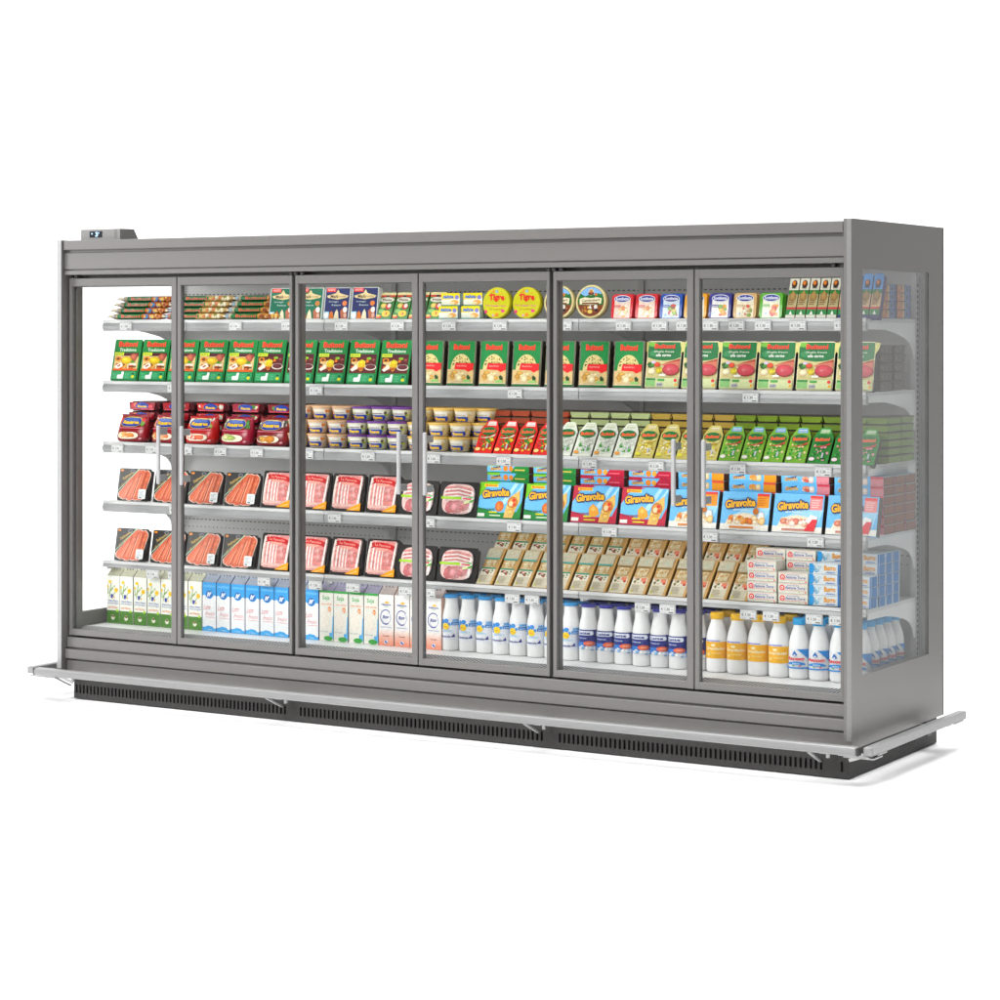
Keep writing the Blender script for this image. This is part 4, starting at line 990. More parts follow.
def bacon(w, h):
    root = empty('bacon_pack'); blk_tray(root, w, h)
    m = MB('food_under_film'); W2, H2 = w * 0.88, h * 0.90
    m.prism([(-W2 * 0.47, 0.018), (-W2 * 0.40, 0.011), (W2 * 0.38, 0.010), (W2 * 0.45, 0.02), (W2 * 0.45, 0.07), (W2 * 0.49, H2 * 0.75), (W2 * 0.5, H2), (W2 * 0.45, H2 + 0.008), (-W2 * 0.36, H2 + 0.009), (-W2 * 0.42, H2), (-W2 * 0.47, H2 * 0.7), (-W2 * 0.5, H2 * 0.4)], -0.006, -0.0005, '#d8a09c', '#e8d0c8')
    a = Art(m, W2, H2, o=(-W2 / 2, -0.006, 0.012), step=0.00004)
    def st(u0, u1, col, l=0.03):
        bow = lambda v: 0.015 + 0.05 * v - 0.035 * math.sin(math.pi * v)
        for q in range(6):
            v0, v1 = 0.04 + 0.15 * q, 0.04 + 0.15 * (q + 1)
            a.poly([(u0 + bow(v0), v0), (u1 + bow(v0), v0), (u1 + bow(v1), v1), (u0 + bow(v1), v1)], col)
    st(0.0, 0.07, '#ecdcd4'); st(0.07, 0.15, '#d89690'); st(0.15, 0.2, '#f0e8e4'); st(0.2, 0.27, '#d08884'); st(0.27, 0.32, '#f2ece8'); st(0.32, 0.38, '#d48e8a'); st(0.38, 0.43, '#f0e6e2'); st(0.43, 0.49, '#d08a84'); st(0.49, 0.53, '#ece0dc'); st(0.53, 0.92, '#d48884')
    a.blobs(0.55, 0.12, 0.92, 0.76, ['#dc9c98', '#cc807c', '#e0a8a4', '#c87874'], 10, 0.06, 0.14, 6); a.rect(0.02, 0.05, 0.95, 0.13, '#e0b8b0')
    a.poly([(0.86, 0.1), (0.94, 0.1), (1.0, 0.93), (0.95, 0.93)], '#f0e4e0')
    m.build('bacon_slices', root)
    m = MB('printed_card'); m.use('printed_card')
    a = Art(m, w, h, o=(-w / 2, -0.0085, 0))
    a.poly([(0.13, 0.74), (0.2, 0.79), (0.16, 0.88), (0.27, 0.90), (0.27, 0.77)], '#8c1418'); a.poly([(0.93, 0.68), (0.86, 0.735), (0.92, 0.81), (0.80, 0.84), (0.78, 0.72)], '#a01a1c')
    a.poly([(0.2, 0.775), (0.5, 0.765), (0.82, 0.72), (0.82, 0.85), (0.5, 0.91), (0.22, 0.90)], '#bc1c20'); a.text('La Pancetta', 0.27, 0.795, 0.76, 0.86, '#e8b0a4', 0.01, rot=-0.07)
    a.poly([(0.3, 0.70), (0.66, 0.69), (0.7, 0.75), (0.3, 0.76)], '#e8a898'); m.build('ribbon_label', root)
    m = MB('printed_card'); a = Art(m, w, h, o=(-w / 2, -0.0088, 0)); a.poly([(0.52, 0.02), (0.95, 0.02), (0.95, 0.23), (0.74, 0.15)], '#e8a010'); a.text('da provare', 0.66, 0.05, 0.9, 0.09, '#f8e8b0', 0.02, rot=0.3); m.build('corner_label', root)
    return root
def ham(w, h):
    root = empty('ham_pack'); blk_tray(root, w, h)
    m = MB('food_under_film')
    def blob(n, s=1.0):
        pts = []
        for k in range(28):
            t = 2 * math.pi * k / 28; c, s_ = math.cos(t), math.sin(t)
            x = math.copysign(abs(c) ** 0.55, c) * w * 0.40 * s; z = math.copysign(abs(s_) ** 0.6, s_) * h * 0.43 * s
            pts.append((x + z * 0.05, z + h * 0.5))
        return pts
    m.prism(blob(28), -0.006, -0.0005, '#e8c8c4', '#e4dcd8')
    a = Art(m, w, h, o=(-w / 2, -0.006, 0), step=0.00004)
    for v0, v1, c in ((0.80, 0.87, '#cc8c88'), (0.70, 0.76, '#c4807c'), (0.60, 0.65, '#cc8884')):
        a.poly([(0.15, v0 - 0.03), (0.5, v0 + 0.02), (0.83, v0 - 0.06), (0.85, v1 - 0.06), (0.5, v1 + 0.02), (0.18, v1 - 0.02)], c)
        a.poly([(0.15, v0 - 0.07), (0.5, v0 - 0.02), (0.84, v0 - 0.10), (0.84, v0 - 0.07), (0.5, v0 + 0.015), (0.15, v0 - 0.035)], '#f2ecea')
    a.blobs(0.14, 0.1, 0.84, 0.46, ['#cc8080', '#d8989a', '#c47074', '#dca4a4'], 26, 0.07, 0.16, 3); a.poly([(0.78, 0.12), (0.86, 0.16), (0.89, 0.7), (0.84, 0.75)], '#efe4e2')
    m.build('ham_slices', root)
    m = MB('printed_card'); a = Art(m, w, h, o=(-w / 2, -0.0085, 0))
    a.rect(0.07, 0.49, 0.60, 0.56, '#a4d41c'); a.text('prosciutto', 0.14, 0.505, 0.5, 0.545, '#d8f088', 0.01); a.poly([(0.6, 0.49), (0.9, 0.46), (0.92, 0.56), (0.75, 0.585), (0.6, 0.56)], '#f0e8e8'); a.poly([(0.62, 0.5), (0.84, 0.48), (0.86, 0.53), (0.64, 0.54)], '#cc4c60'); a.poly([(0.64, 0.56), (0.9, 0.53), (0.88, 0.58)], '#6cb86c'); a.ell(0.74, 0.42, 0.09, 0.04, '#e4ecb4', 8, 0.3); a.ell(0.86, 0.45, 0.07, 0.03, '#58a838', 8, 0.5)
    m.build('band_label', root)
    return root
hS, hB, hH = 0.148, 0.162, 0.145
g4 = [('salmon', [117.5, 152.5, 188, 224.5], 0.155), ('bacon', [259, 294.5, 330.5, 366], 0.155), ('ham', [399.5, 439.5], 0.175)]
wS = Xat(223, YP) - Xat(188, YP); wB = Xat(330, YP) - Xat(295, YP); wH = Xat(439, YP) - Xat(399.5, YP)
KS = Kind(salmon(wS * 0.93, hS), 'salmon pack', 'smoked salmon packs'); KBc = Kind(bacon(wB * 0.90, hB), 'bacon pack', 'bacon packs'); KH = Kind(ham(wH * 0.97, hH), 'ham pack', 'ham packs with lime band')
for t in (3, 4):
    off = 0 if t == 3 else -2.6
    for i, p in enumerate([115.5, 151.5, 186, 222.5]): KS.put(Xat(p + off, YP) + wS * 0.5, YP, zsh(t), 'sliced salmon on black board, %s on %s' % (ordl(i, 4), SHN[t]), rx=-R(11) + jit(0.01), rz=jit(0.02))
    for i, p in enumerate([259, 295, 328.5, 363.5]): KBc.put(Xat(p + off * 0.6, YP) + wB * 0.5, YP, zsh(t), 'striped bacon slices under red ribbon label, %s on %s' % (ordl(i, 4), SHN[t]), rx=-R(11) + jit(0.01), rz=jit(0.02))
    for i, p in enumerate([397, 437]): KH.put(Xat(p + off * 0.6, YP) + wH * 0.5, YP, zsh(t), 'pink ham slices with lime green band, %s on %s' % (ordl(i, 2), SHN[t]), rx=-R(11) + jit(0.01), rz=jit(0.02))

# ---- snack boxes on the fourth shelf --------------------------------------
def snack_name(a, u0, v0, u1, v1, rot):
    for dx, dy in ((-0.012, 0), (0.012, 0), (0, 0.02), (0, -0.025)): a.text('Giravolte', u0 + dx * 1.5, v0 + dy * 1.4, u1 + dx * 1.5, v1 + dy * 1.4, '#16225c', 0.09, rot=rot, arch=0.02)
    a.text('Giravolte', u0, v0, u1, v1, '#f0b818', 0.045, rot=rot, arch=0.02)
def art_snack(k):
    def f(a):
        if k in (0, 1):
            c = '#1f8038' if k == 0 else '#b01c3c'
            a.poly([(0, 0.14), (0.16, 1), (1, 1), (1, 0.14)], '#74bce8'); a.poly([(0.5, 0.4), (0.8, 1), (0.88, 1), (0.62, 0.4)], '#b8e0f4'); a.poly([(0.68, 0.4), (0.98, 1), (1, 0.95), (0.76, 0.4)], '#b8e0f4')
            a.poly([(0, 1), (0, 0.55), (0.14, 0.85), (0.5, 1)], '#7cc020' if k == 0 else c); a.poly([(0, 0), (1, 0), (1, 0.5), (0.9, 0.2), (0.5, 0.16), (0, 0.3)], c)
            a.rect(0.1, 0.87, 0.42, 0.95, '#f0d020'); a.text('Buitoni', 0.13, 0.885, 0.39, 0.94, '#d03020', 0.03)
            if k == 0: a.ball(0.5, 0.34, 0.1, 0.15, '#e07828'); a.blobs(0.42, 0.24, 0.58, 0.46, ['#e89048', '#d86c20'], 6, 0.02, 0.04, 3)
            else: a.poly([(0.4, 0.2), (0.38, 0.4), (0.46, 0.52), (0.58, 0.4), (0.62, 0.24), (0.52, 0.16)], '#eca840'); a.ell(0.48, 0.38, 0.05, 0.06, '#f4c468')
            a.poly([(0.62, 0.03), (0.66, 0.36), (0.74, 0.62), (0.93, 0.8), (0.95, 0.5), (0.88, 0.3), (0.82, 0.03)], '#ecc070'); a.blobs(0.64, 0.06, 0.86, 0.4, ['#ecc070', '#e4b058', '#f0cc88'], 8, 0.04, 0.08, 5); a.ball(0.79, 0.46, 0.12, 0.16, '#e09448', 12, 0.3); a.ell(0.76, 0.42, 0.05, 0.07, '#f4dcb0'); a.ell(0.82, 0.52, 0.04, 0.05, '#cc3c28'); a.ell(0.84, 0.4, 0.04, 0.05, '#c84c24')
            a.rect(0.02, 0.04, 0.18, 0.13, '#e8ece4'); a.rect(0.28, 0.15, 0.46, 0.19, '#d8d030'); a.rect(0.3, 0.06, 0.55, 0.1, '#e8d040' if k else '#c8e0c0')
            a.text('croccanti', 0.06, 0.22, 0.4, 0.28, '#1c5c34' if k == 0 else '#8c2040', 0.02)
        else:
            a.rect(0, 0, 1, 1, '#78bce8'); a.poly([(0.1, 0.25), (0.5, 0.6), (1, 0.62), (0.9, 0.2)], '#a8d8f2')
            pc = '#e89818' if k == 2 else '#e89090'; a.rect(0.72, 0.6, 0.97, 0.97, pc); a.rect(0.72, 0.9, 0.97, 0.97, '#d83c34'); a.lines(0.75, 0.65, 0.95, 0.88, 4, '#c87818' if k == 2 else '#f4d0cc', 3, 0.4)
            a.rect(0, 0, 1, 0.16, '#f4f0e8'); a.poly([(0.1, 0.14), (0.18, 0.38), (0.5, 0.46), (0.72, 0.4), (0.8, 0.14)], '#f2e4cc')
            a.blobs(0.14, 0.14, 0.78, 0.4, ['#e89840', '#f0b468', '#f6e8d4', '#d87c38', '#f4d4a8'] if k == 2 else ['#e8a080', '#f0c0a4', '#f8ece4', '#d87c68', '#f4dcd0'], 26, 0.04, 0.08, 20 + k)
            a.rect(0.2, 0.05, 0.7, 0.1, '#d88840' if k == 2 else '#c08070')
            if k == 2: a.ell(0.72, 0.5, 0.06, 0.09, '#b87028'); a.blobs(0.74, 0.14, 0.94, 0.5, ['#f4f0ec', '#f0c890', '#fbf8f4'], 8, 0.05, 0.08, 4)
            else: a.poly([(0.66, 0.3), (0.76, 0.48), (0.9, 0.42), (0.86, 0.2)], '#f4f4f2'); [a.poly([(0.64 + 0.05 * q, 0.06), (0.7 + 0.05 * q, 0.04), (0.84 + 0.02 * q, 0.34), (0.8 + 0.02 * q, 0.36)], '#d02c38') for q in range(4)]
            a.text('gelato', 0.25, 0.5, 0.6, 0.56, '#e8f4fa', 0.01)
        snack_name(a, 0.08, 0.58, 0.70, 0.80, 0.10)
    return f
def art_edge(k):
    def f(a):
        c = ['#1f8038', '#b01c3c', '#78bce8', '#78bce8'][k]
        a.rect(0, 0, 1, 1, '#74bce8'); 
        if k < 2: a.poly([(0.55, 0), (1, 0), (1, 1), (0.7, 1)], c); a.rect(0, 0.72, 0.3, 1, '#8cc838' if k == 0 else c); a.rect(0, 0, 1, 0.1, c)
        a.poly([(0.08, 0.2), (0.3, 0.5), (0.32, 0.8), (0.1, 0.55)], '#1c2c6c'); a.text('Giravolte', 0.07, 0.25, 0.34, 0.7, '#e8b430', 0.03, rot=0.05)
        if k < 2: a.ell(0.44, 0.5, 0.06, 0.34, '#e88c30'); a.ell(0.57, 0.5, 0.05, 0.3, '#e88c30' if k == 0 else '#eca840'); a.rect(0.66, 0.3, 0.9, 0.45, '#d8c060' if k == 0 else '#e06070')
        else:
            a.blobs(0.4, 0.05, 0.7, 0.8, ['#e89840', '#f4d4a8', '#f0b468'] if k == 2 else ['#e8a080', '#f4dcd0', '#d06050'], 10, 0.04, 0.07, 4); pc = '#e89c28' if k == 2 else '#e09098'; a.rect(0.74, 0, 1, 1, pc); a.rect(0.74, 0.75, 1, 1, '#d85840' if k == 2 else '#d04858')
    return f
sp4 = [(472.5, 521.5, 0), (519.5, 568.5, 0), (566.5, 617.5, 1), (617, 667, 1), (664.5, 717.5, 2), (715, 770.5, 2), (767.5, 824, 3), (821, 878, 3)]
names = ['green snack box', 'maroon snack box', 'orange cornered snack box', 'pink cornered snack box']
wN = (Xat(878, YP) - Xat(475, YP)) / 8
KN = []; KE = []
for k in range(4):
    w, h = wN * 0.93, 0.150
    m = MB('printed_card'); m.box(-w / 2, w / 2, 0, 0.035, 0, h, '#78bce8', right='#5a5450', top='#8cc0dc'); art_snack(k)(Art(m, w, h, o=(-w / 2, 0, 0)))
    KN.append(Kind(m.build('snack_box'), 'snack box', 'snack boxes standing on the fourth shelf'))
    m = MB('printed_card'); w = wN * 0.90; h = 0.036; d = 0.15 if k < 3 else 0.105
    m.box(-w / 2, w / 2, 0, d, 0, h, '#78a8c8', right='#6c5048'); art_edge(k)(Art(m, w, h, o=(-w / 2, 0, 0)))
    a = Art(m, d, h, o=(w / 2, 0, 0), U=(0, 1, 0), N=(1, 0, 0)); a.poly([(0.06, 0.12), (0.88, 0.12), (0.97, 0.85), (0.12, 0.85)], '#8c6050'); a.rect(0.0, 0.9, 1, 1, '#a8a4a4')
    KE.append(Kind(m.build('snack_box'), 'snack box', 'snack boxes lying behind the standing ones'))
cnt = [0] * 4
for i, (p0, p1, k) in enumerate(sp4):
    x = Xat(475, YP) + wN * (i + 0.5)
    side = ('left', 'right')[cnt[k]]; cnt[k] += 1
    KN[k].put(x, YP, zsh(3), '%s standing at front of fourth shelf, %s one of two' % (names[k], side), rx=-R(14), rz=jit(0.012))
    for r_ in range(3 if i == 7 else 1):
        for q in range(6):
            KE[k].put(x + 0.003 + jit(0.002), YP + 0.078 + r_ * 0.112, zsh(3) + 0.0366 * q, '%s lying behind %s one, %s%s, fourth shelf' % (names[k], side, lay(q, 6), (' of %s stack' % ('middle', 'rear')[r_ - 1] if r_ else '')), rz=jit(0.01))

# ---- FIFTH SHELF: kraft cartons leaning in two rows -------------------------
def art_kraft(v):
    def f(a):
        a.rect(0, 0, 1, 1, '#b99560' if v == 0 else '#bd9a68')
        a.rect(0.0, 0.0, 0.86, 0.26, '#c9c2ae'); a.rect(0, 0.26, 0.86, 0.42, '#dcd4c2')
        rn = random.Random(3 + v)
        a.blobs(0.03, 0.27, 0.84, 0.42, ['#4c4030', '#b8442c', '#f0ece0', '#3c6c3c', '#8c3c28', '#f2eee4'] if v == 0 else ['#c88878', '#f0ece0', '#b04434', '#5c7c4c', '#f2eee4'], 16, 0.04, 0.09, 3 + v)
        a.lines(0.1, 0.06, 0.74, 0.24, 5, '#a49c8a', 4, 0.4); a.ell(0.16, 0.07, 0.06, 0.025, '#c8c428')
        if v == 0: a.rect(0, 0.42, 0.88, 0.45, '#30907c')
        else: a.rect(0.5, 0.33, 0.8, 0.41, '#d88468'); a.rect(0, 0.42, 0.88, 0.44, '#d4c0a0')
        a.rect(0.2, 0.46, 0.72, 0.67, '#cfc09a'); a.blobs(0.1, 0.46, 0.82, 0.67, ['#d8ccae', '#b89460', '#e0d4b8', '#ccb48c'], 22, 0.05, 0.1, 8 + v)
        a.rect(0, 0.68, 0.88, 0.715, '#3c9c94' if v == 0 else '#8c7448')
        a.rect(0, 0.72, 0.88, 0.97, '#b0aa96'); a.blobs(0.05, 0.74, 0.85, 0.95, ['#a8b8a8', '#c0b8a0', '#b0b09c', '#b8a890'], 10, 0.05, 0.09, 9 + v)
    return f
xs, wk = cells(474.5, 748, 14, YP)
KK = []
for v in range(2):
    w, h, d = wk * 0.86, 0.182, 0.05
    m = MB('printed_card'); m.box(-w / 2, w / 2, 0, d, 0, h, '#b4905c', right='#3a3024', top='#c8a068')  # dark right side paints the shaded gap between cartons
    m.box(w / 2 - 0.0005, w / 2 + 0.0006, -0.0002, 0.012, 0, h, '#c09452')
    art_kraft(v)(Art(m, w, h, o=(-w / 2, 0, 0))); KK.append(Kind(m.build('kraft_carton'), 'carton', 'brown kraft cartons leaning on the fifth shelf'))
for i, x in enumerate(xs):
    v = 0 if i < 7 else 1
    nm = ('teal striped', 'red printed')[v]
    n7 = ordl(i % 7, 7)
    KK[v].put(x, YP, zsh(4), '%s kraft carton in front row, %s on fifth shelf' % (nm, n7), rx=-R(41))
    KK[v].put(x + 0.002, YP + 0.112, zsh(4) + 0.104, '%s kraft carton in upper rear row, %s on fifth shelf' % (nm, n7), rx=-R(41))
# what the upper row leans on: flat kraft cartons lying behind
m = MB('printed_card'); m.bbox(-wk * 0.43, wk * 0.43, 0, 0.17, 0, 0.07, '#8c7048', 0.002)
KF = Kind(m.build('kraft_carton'), 'carton', 'flat kraft cartons under the leaning ones')
for i, x in enumerate(xs): KF.put(x, YP + 0.165, zsh(4), 'plain flat kraft carton under upper row, %s on fifth shelf' % ordl(i, 14))

# butter boxes --------------------------------------------------------------
xs, wbt = cells(746.5, 872, 4, YP)
def butter(blue):
    w, h, d = wbt * 0.95, 0.0395, 0.068
    m = MB('printed_card')
    m.bbox(-w / 2, w / 2, 0, d, 0, h, '#d8d6cc' if not blue else '#d0d6da', 0.0015)
    a = Art(m, w, h, o=(-w / 2, 0, 0)); 
    if not blue:
        a.ell(0.14, 0.52, 0.09, 0.27, '#d03030', 14); a.ell(0.14, 0.52, 0.05, 0.15, '#f0d8d4', 10); a.ell(0.14, 0.5, 0.025, 0.08, '#b02828', 6)
        a.text('Fattorie Torre', 0.26, 0.4, 0.92, 0.66, '#283890', 0.02, shear=0.25); a.text('burro fresco', 0.32, 0.72, 0.7, 0.84, '#5860a8', 0.01); a.rect(0.06, 0.26, 0.94, 0.31, '#d89890'); a.rect(0.06, 0.9, 0.94, 0.94, '#e8b8b0'); a.ell(0.93, 0.14, 0.025, 0.07, '#d84830'); a.ell(0.72, 0.14, 0.03, 0.06, '#a8c078')
    else:
        a.poly([(0, 0.02), (0, 0.98), (0.13, 0.98), (0.2, 0.5), (0.12, 0.02)], '#2c8cc4'); a.blobs(0.14, 0.1, 0.42, 0.9, ['#90b8cc', '#b8ccd4', '#88a8bc', '#d8e0e0'], 10, 0.04, 0.08, 3)
        a.text('Burro', 0.5, 0.36, 0.88, 0.86, '#d8982c', 0.04); a.text('classico', 0.56, 0.1, 0.86, 0.28, '#3058a8', 0.02); a.rect(0.95, 0.01, 0.995, 0.99, '#1c6cac')
        a = Art(m, d, h, o=(w / 2, 0, 0), U=(0, 1, 0), N=(1, 0, 0)); a.rect(0.03, 0.03, 0.8, 0.97, '#2878b4'); a.rect(0.8, 0.03, 0.97, 0.97, '#b8c8d4')
    return m.build('butter_box')
KW = Kind(butter(False), 'butter box', 'white butter boxes on the fifth shelf'); KU = Kind(butter(True), 'butter box', 'blue and white butter boxes on the fifth shelf')
for c, (K, nf, nm) in enumerate(((KW, 4, 'white butter box with red rosette'), (KW, 3, 'white butter box with red rosette'), (KU, 4, 'blue ended butter box'), (KU, 3, 'blue ended butter box'))):
    wh_ = ('left', 'right')[c % 2]
    rows = 4
    for r_ in range(rows):
        nl = nf if r_ == 0 else 5
        if c < 2 and r_ > 1: continue
        for k in range(nl): K.put(xs[c] + (0.004 if r_ else 0) + jit(0.0015), YP + 0.0705 * r_ + jit(0.0015), zsh(4) + 0.0402 * k, '%s, %s of %s column, %s row, fifth shelf' % (nm, lay(k, nl), wh_, ('front', 'second', 'third', 'rear')[r_]), rz=jit(0.015))

# ---- BOTTOM DECK: milk cartons --------------------------------------------
def milk(w, artfn, top, side, name='milk_carton'):
    root = empty(name); h = 0.216; d = 0.066; g = 0.030
    m = MB('printed_card'); m.box(-w / 2, w / 2, 0, d, 0, h, '#f0f0ec', right=side)
    artfn(Art(m, w, h, o=(-w / 2, 0, 0)))
    m.build('carton_body', root)
    m = MB('printed_card')
    a_, b_, c_, d_ = (-w / 2, 0, h), (w / 2, 0, h), (w / 2, d, h), (-w / 2, d, h); e_, f_ = (-w / 2, d / 2, h + g), (w / 2, d / 2, h + g)
    m.face([a_, b_, f_, e_], top); m.face([c_, d_, e_, f_], top); m.face([b_, c_, f_], side); m.face([d_, a_, e_], side)
    m.box(-w / 2 + 0.0005, w / 2 - 0.0005, d / 2 - 0.003, d / 2 + 0.003, h + g - 0.005, h + g + 0.012, top)
    for k in range(3): m.box(-w * 0.3 + k * w * 0.22, -w * 0.3 + k * w * 0.22 + 0.008, d / 2 - 0.0036, d / 2 - 0.003, h + g - 0.002, h + g + 0.008, '#707478')
    m.build('gable_top', root)
    return root
def art_daisy(a):
    a.rect(0, 0, 1, 1, '#eeefe6'); a.rect(0, 0.0, 1, 0.27, '#4c7c2c'); a.ell(0.45, 0.12, 0.17, 0.06, '#6c9448'); a.ell(0.48, 0.125, 0.14, 0.055, '#e8e8d8'); a.ell(0.48, 0.15, 0.13, 0.025, '#7c6c48'); a.ell(0.82, 0.275, 0.09, 0.03, '#a8d020')
    a.text('latte biologico', 0.08, 0.40, 0.95, 0.44, '#5868a8', 0.01); a.text('intero fresco', 0.12, 0.45, 0.9, 0.5, '#5868a8', 0.01); a.text('microfiltrato', 0.1, 0.315, 0.86, 0.36, '#e89060', 0.01)
    for u0, v0, u1, v1 in ((0.2, 0.55, 0.34, 0.84), (0.1, 0.6, 0.08, 0.75), (0.4, 0.55, 0.72, 0.68), (0.1, 0.62, 0.5, 0.74), (0.3, 0.7, 0.62, 0.8)):
        d = 0.025; a.poly([(u0 - d, v0), (u0 + d, v0), (u1 + d, v1), (u1 - d, v1)], '#7c9c3c')
    a.ell(0.25, 0.87, 0.12, 0.035, '#ecc81c'); a.ell(0.08, 0.77, 0.08, 0.03, '#ecc81c'); a.ell(0.74, 0.7, 0.15, 0.05, '#ecc81c'); a.ell(0.74, 0.7, 0.06, 0.02, '#d89c10'); a.blobs(0.3, 0.52, 0.55, 0.62, ['#3848a0', '#2c3c88'], 5, 0.05, 0.09, 2); a.ell(0.58, 0.55, 0.05, 0.02, '#e8b820'); a.ell(0.6, 0.78, 0.06, 0.015, '#a8bc88')
def art_latte(a):
    a.rect(0, 0, 1, 1, '#f2f3f4'); B = '#3c9cd8'
    a.poly([(0, 0.72), (0, 1), (1, 1), (1, 0.72), (0.85, 0.74), (0.72, 0.70), (0.5, 0.66), (0.28, 0.70), (0.15, 0.74)], B); a.rect(0.08, 0.9, 0.92, 0.94, '#64b4e4')
    a.ell(0.5, 0.76, 0.3, 0.10, B, 18); a.ell(0.5, 0.755, 0.24, 0.08, '#2464a8', 18); a.text('lf', 0.36, 0.71, 0.64, 0.8, '#e8f0f8', 0.04, shear=0.3)
    a.poly([(0, 0), (1, 0), (1, 0.06), (0.85, 0.06), (0.7, 0.1), (0.4, 0.11), (0.15, 0.08), (0, 0.08)], '#48a8e0'); a.text('1 litro', 0.3, 0.02, 0.7, 0.05, '#c8e4f4', 0.01)
    a.text('Latte', 0.12, 0.44, 0.60, 0.54, '#d04850', -0.012, shear=0.4, rot=0.1); a.text('Fresco', 0.24, 0.32, 0.9, 0.40, '#d04850', -0.012, shear=0.35, rot=0.05); a.rect(0.22, 0.28, 0.92, 0.287, '#d86068')
def art_soja(a):
    a.rect(0, 0, 1, 1, '#ebe9e0'); a.rect(0, 0.955, 1, 1, '#34a040'); a.text('Soja', 0.2, 0.79, 0.72, 0.9, '#4ca85c', 0.02, shear=0.1); a.text('con calcio', 0.1, 0.715, 0.9, 0.75, '#e89048', 0.02)
    a.ell(0.72, 0.63, 0.11, 0.055, '#e08838'); a.text('0%', 0.66, 0.61, 0.78, 0.65, '#f8ecd8', 0.02); a.rect(0.15, 0.25, 0.7, 0.6, '#efe8dc'); a.text('bevanda', 0.1, 0.17, 0.6, 0.2, '#a8a8b0', 0.01)
    a.poly([(0.95, 0.5), (1, 0.5), (1, 0.04), (0.78, 0.06), (0.9, 0.2)], '#68b4e4'); a.ell(0.64, 0.05, 0.32, 0.05, '#3c9c40'); a.ell(0.8, 0.13, 0.09, 0.04, '#58a8dc')
def art_riso(a):
    a.rect(0, 0, 1, 1, '#f2f1ef')
    for q in range(10): a.rect(0, 0.0 + q * 0.032, 1, 0.032 + q * 0.032, ['#e89880', '#e99f88', '#eaa791', '#ecaf9b', '#edb8a6', '#efc1b1', '#f0cbbe', '#f1d6cb', '#f2e0d8', '#f2e9e4'][q])
    a.poly([(0.34, 0.83), (0.56, 0.88), (0.72, 0.83)], '#f0c020'); a.text('Natura', 0.18, 0.785, 0.82, 0.825, '#3c4c98', 0.02); a.poly([(0.3, 0.77), (0.5, 0.755), (0.7, 0.77), (0.5, 0.765)], '#58a048')
    a.ring(0.48, 0.56, 0.38, 0.15, 0.12, '#4c549c', 20, 40, 300); a.ring(0.52, 0.55, 0.3, 0.12, 0.08, '#8c90c0', 20, 200, 420); a.text('Riso', 0.28, 0.53, 0.7, 0.6, '#4c549c', 0.02, shear=0.3, rot=0.1)
    a.text('senza lattosio', 0.12, 0.355, 0.88, 0.38, '#6068a8', 0.01); a.text('bevanda', 0.3, 0.18, 0.7, 0.21, '#98504c', 0.01); a.ell(0.5, 0.075, 0.13, 0.04, '#e8e8f0', 10); a.ell(0.47, 0.08, 0.06, 0.025, '#3c5ca8', 8); a.ell(0.55, 0.06, 0.05, 0.02, '#4878b8', 8)
for p0, p1, n, art, top, side, nm, cat in ((106.5, 202, 7, art_daisy, '#c9c8b4', '#d8d8d0', 'white milk carton with yellow flowers and green foot', 'milk carton'), (202, 319, 8, art_latte, '#a4aab8', '#404c88', 'blue topped milk carton with red script', 'milk carton'), (319, 378.5, 4, art_soja, '#a09cb0', '#9ca0a8', 'cream soya drink carton with green script', 'drink carton'), (378.5, 441.5, 4, art_riso, '#b8aca8', '#d8b8a8', 'white and salmon pink drink carton', 'drink carton')):  # greyed top tints carry the shade under the shelf above
    xs, w = cells(p0, p1, n, YP); K = Kind(milk(w * 0.94, art, top, side), cat, nm.split(' with ')[0] + 's on the bottom deck')
    for i, x in enumerate(xs): K.put(x, YP + jit(0.002), ZD, '%s, %s on bottom deck' % (nm, ordl(i, n)), rz=jit(0.02))

# bottles -------------------------------------------------------------------
def bottle(r, prof, cap, capc, label, z0, z1, artfn, capr):
    root = empty('milk_bottle'); h = 0.232
    m = MB('moulded_plastic'); m.lathe([(r * a, h * b) for a, b in prof], 30, '#f2f2f2'); m.build('bottle_body', root)
    m = MB('moulded_plastic'); m.lathe([(capr, h * cap), (capr, h * 0.985), (capr * 0.94, h)], 24, capc); 
    for k in range(12):
        t = 2 * math.pi * k / 12; m.bar((capr * math.cos(t), capr * math.sin(t), h * cap + 0.001), (capr * math.cos(t), capr * math.sin(t), h * 0.98), 0.0015, 0.0015, capc, (1, 0, 0.01))
    m.build('cap', root)
    m = MB('printed_card'); R_ = r + 0.0006
    m.lathe([(R_, h * z0), (R_, h * z1)], 36, label, cap0=False, cap1=False)
    def fn(u, v, d):
        t = R(-90 + (u - 0.5) * 180); q = R_ + 0.0003 + d
        return Vector((q * math.cos(t), q * math.sin(t), h * (z0 + (z1 - z0) * v)))
    artfn(Art(m, math.pi * r, h * (z1 - z0), fn=fn, step=0.0002, sub=24)); m.build('label', root)
    return root
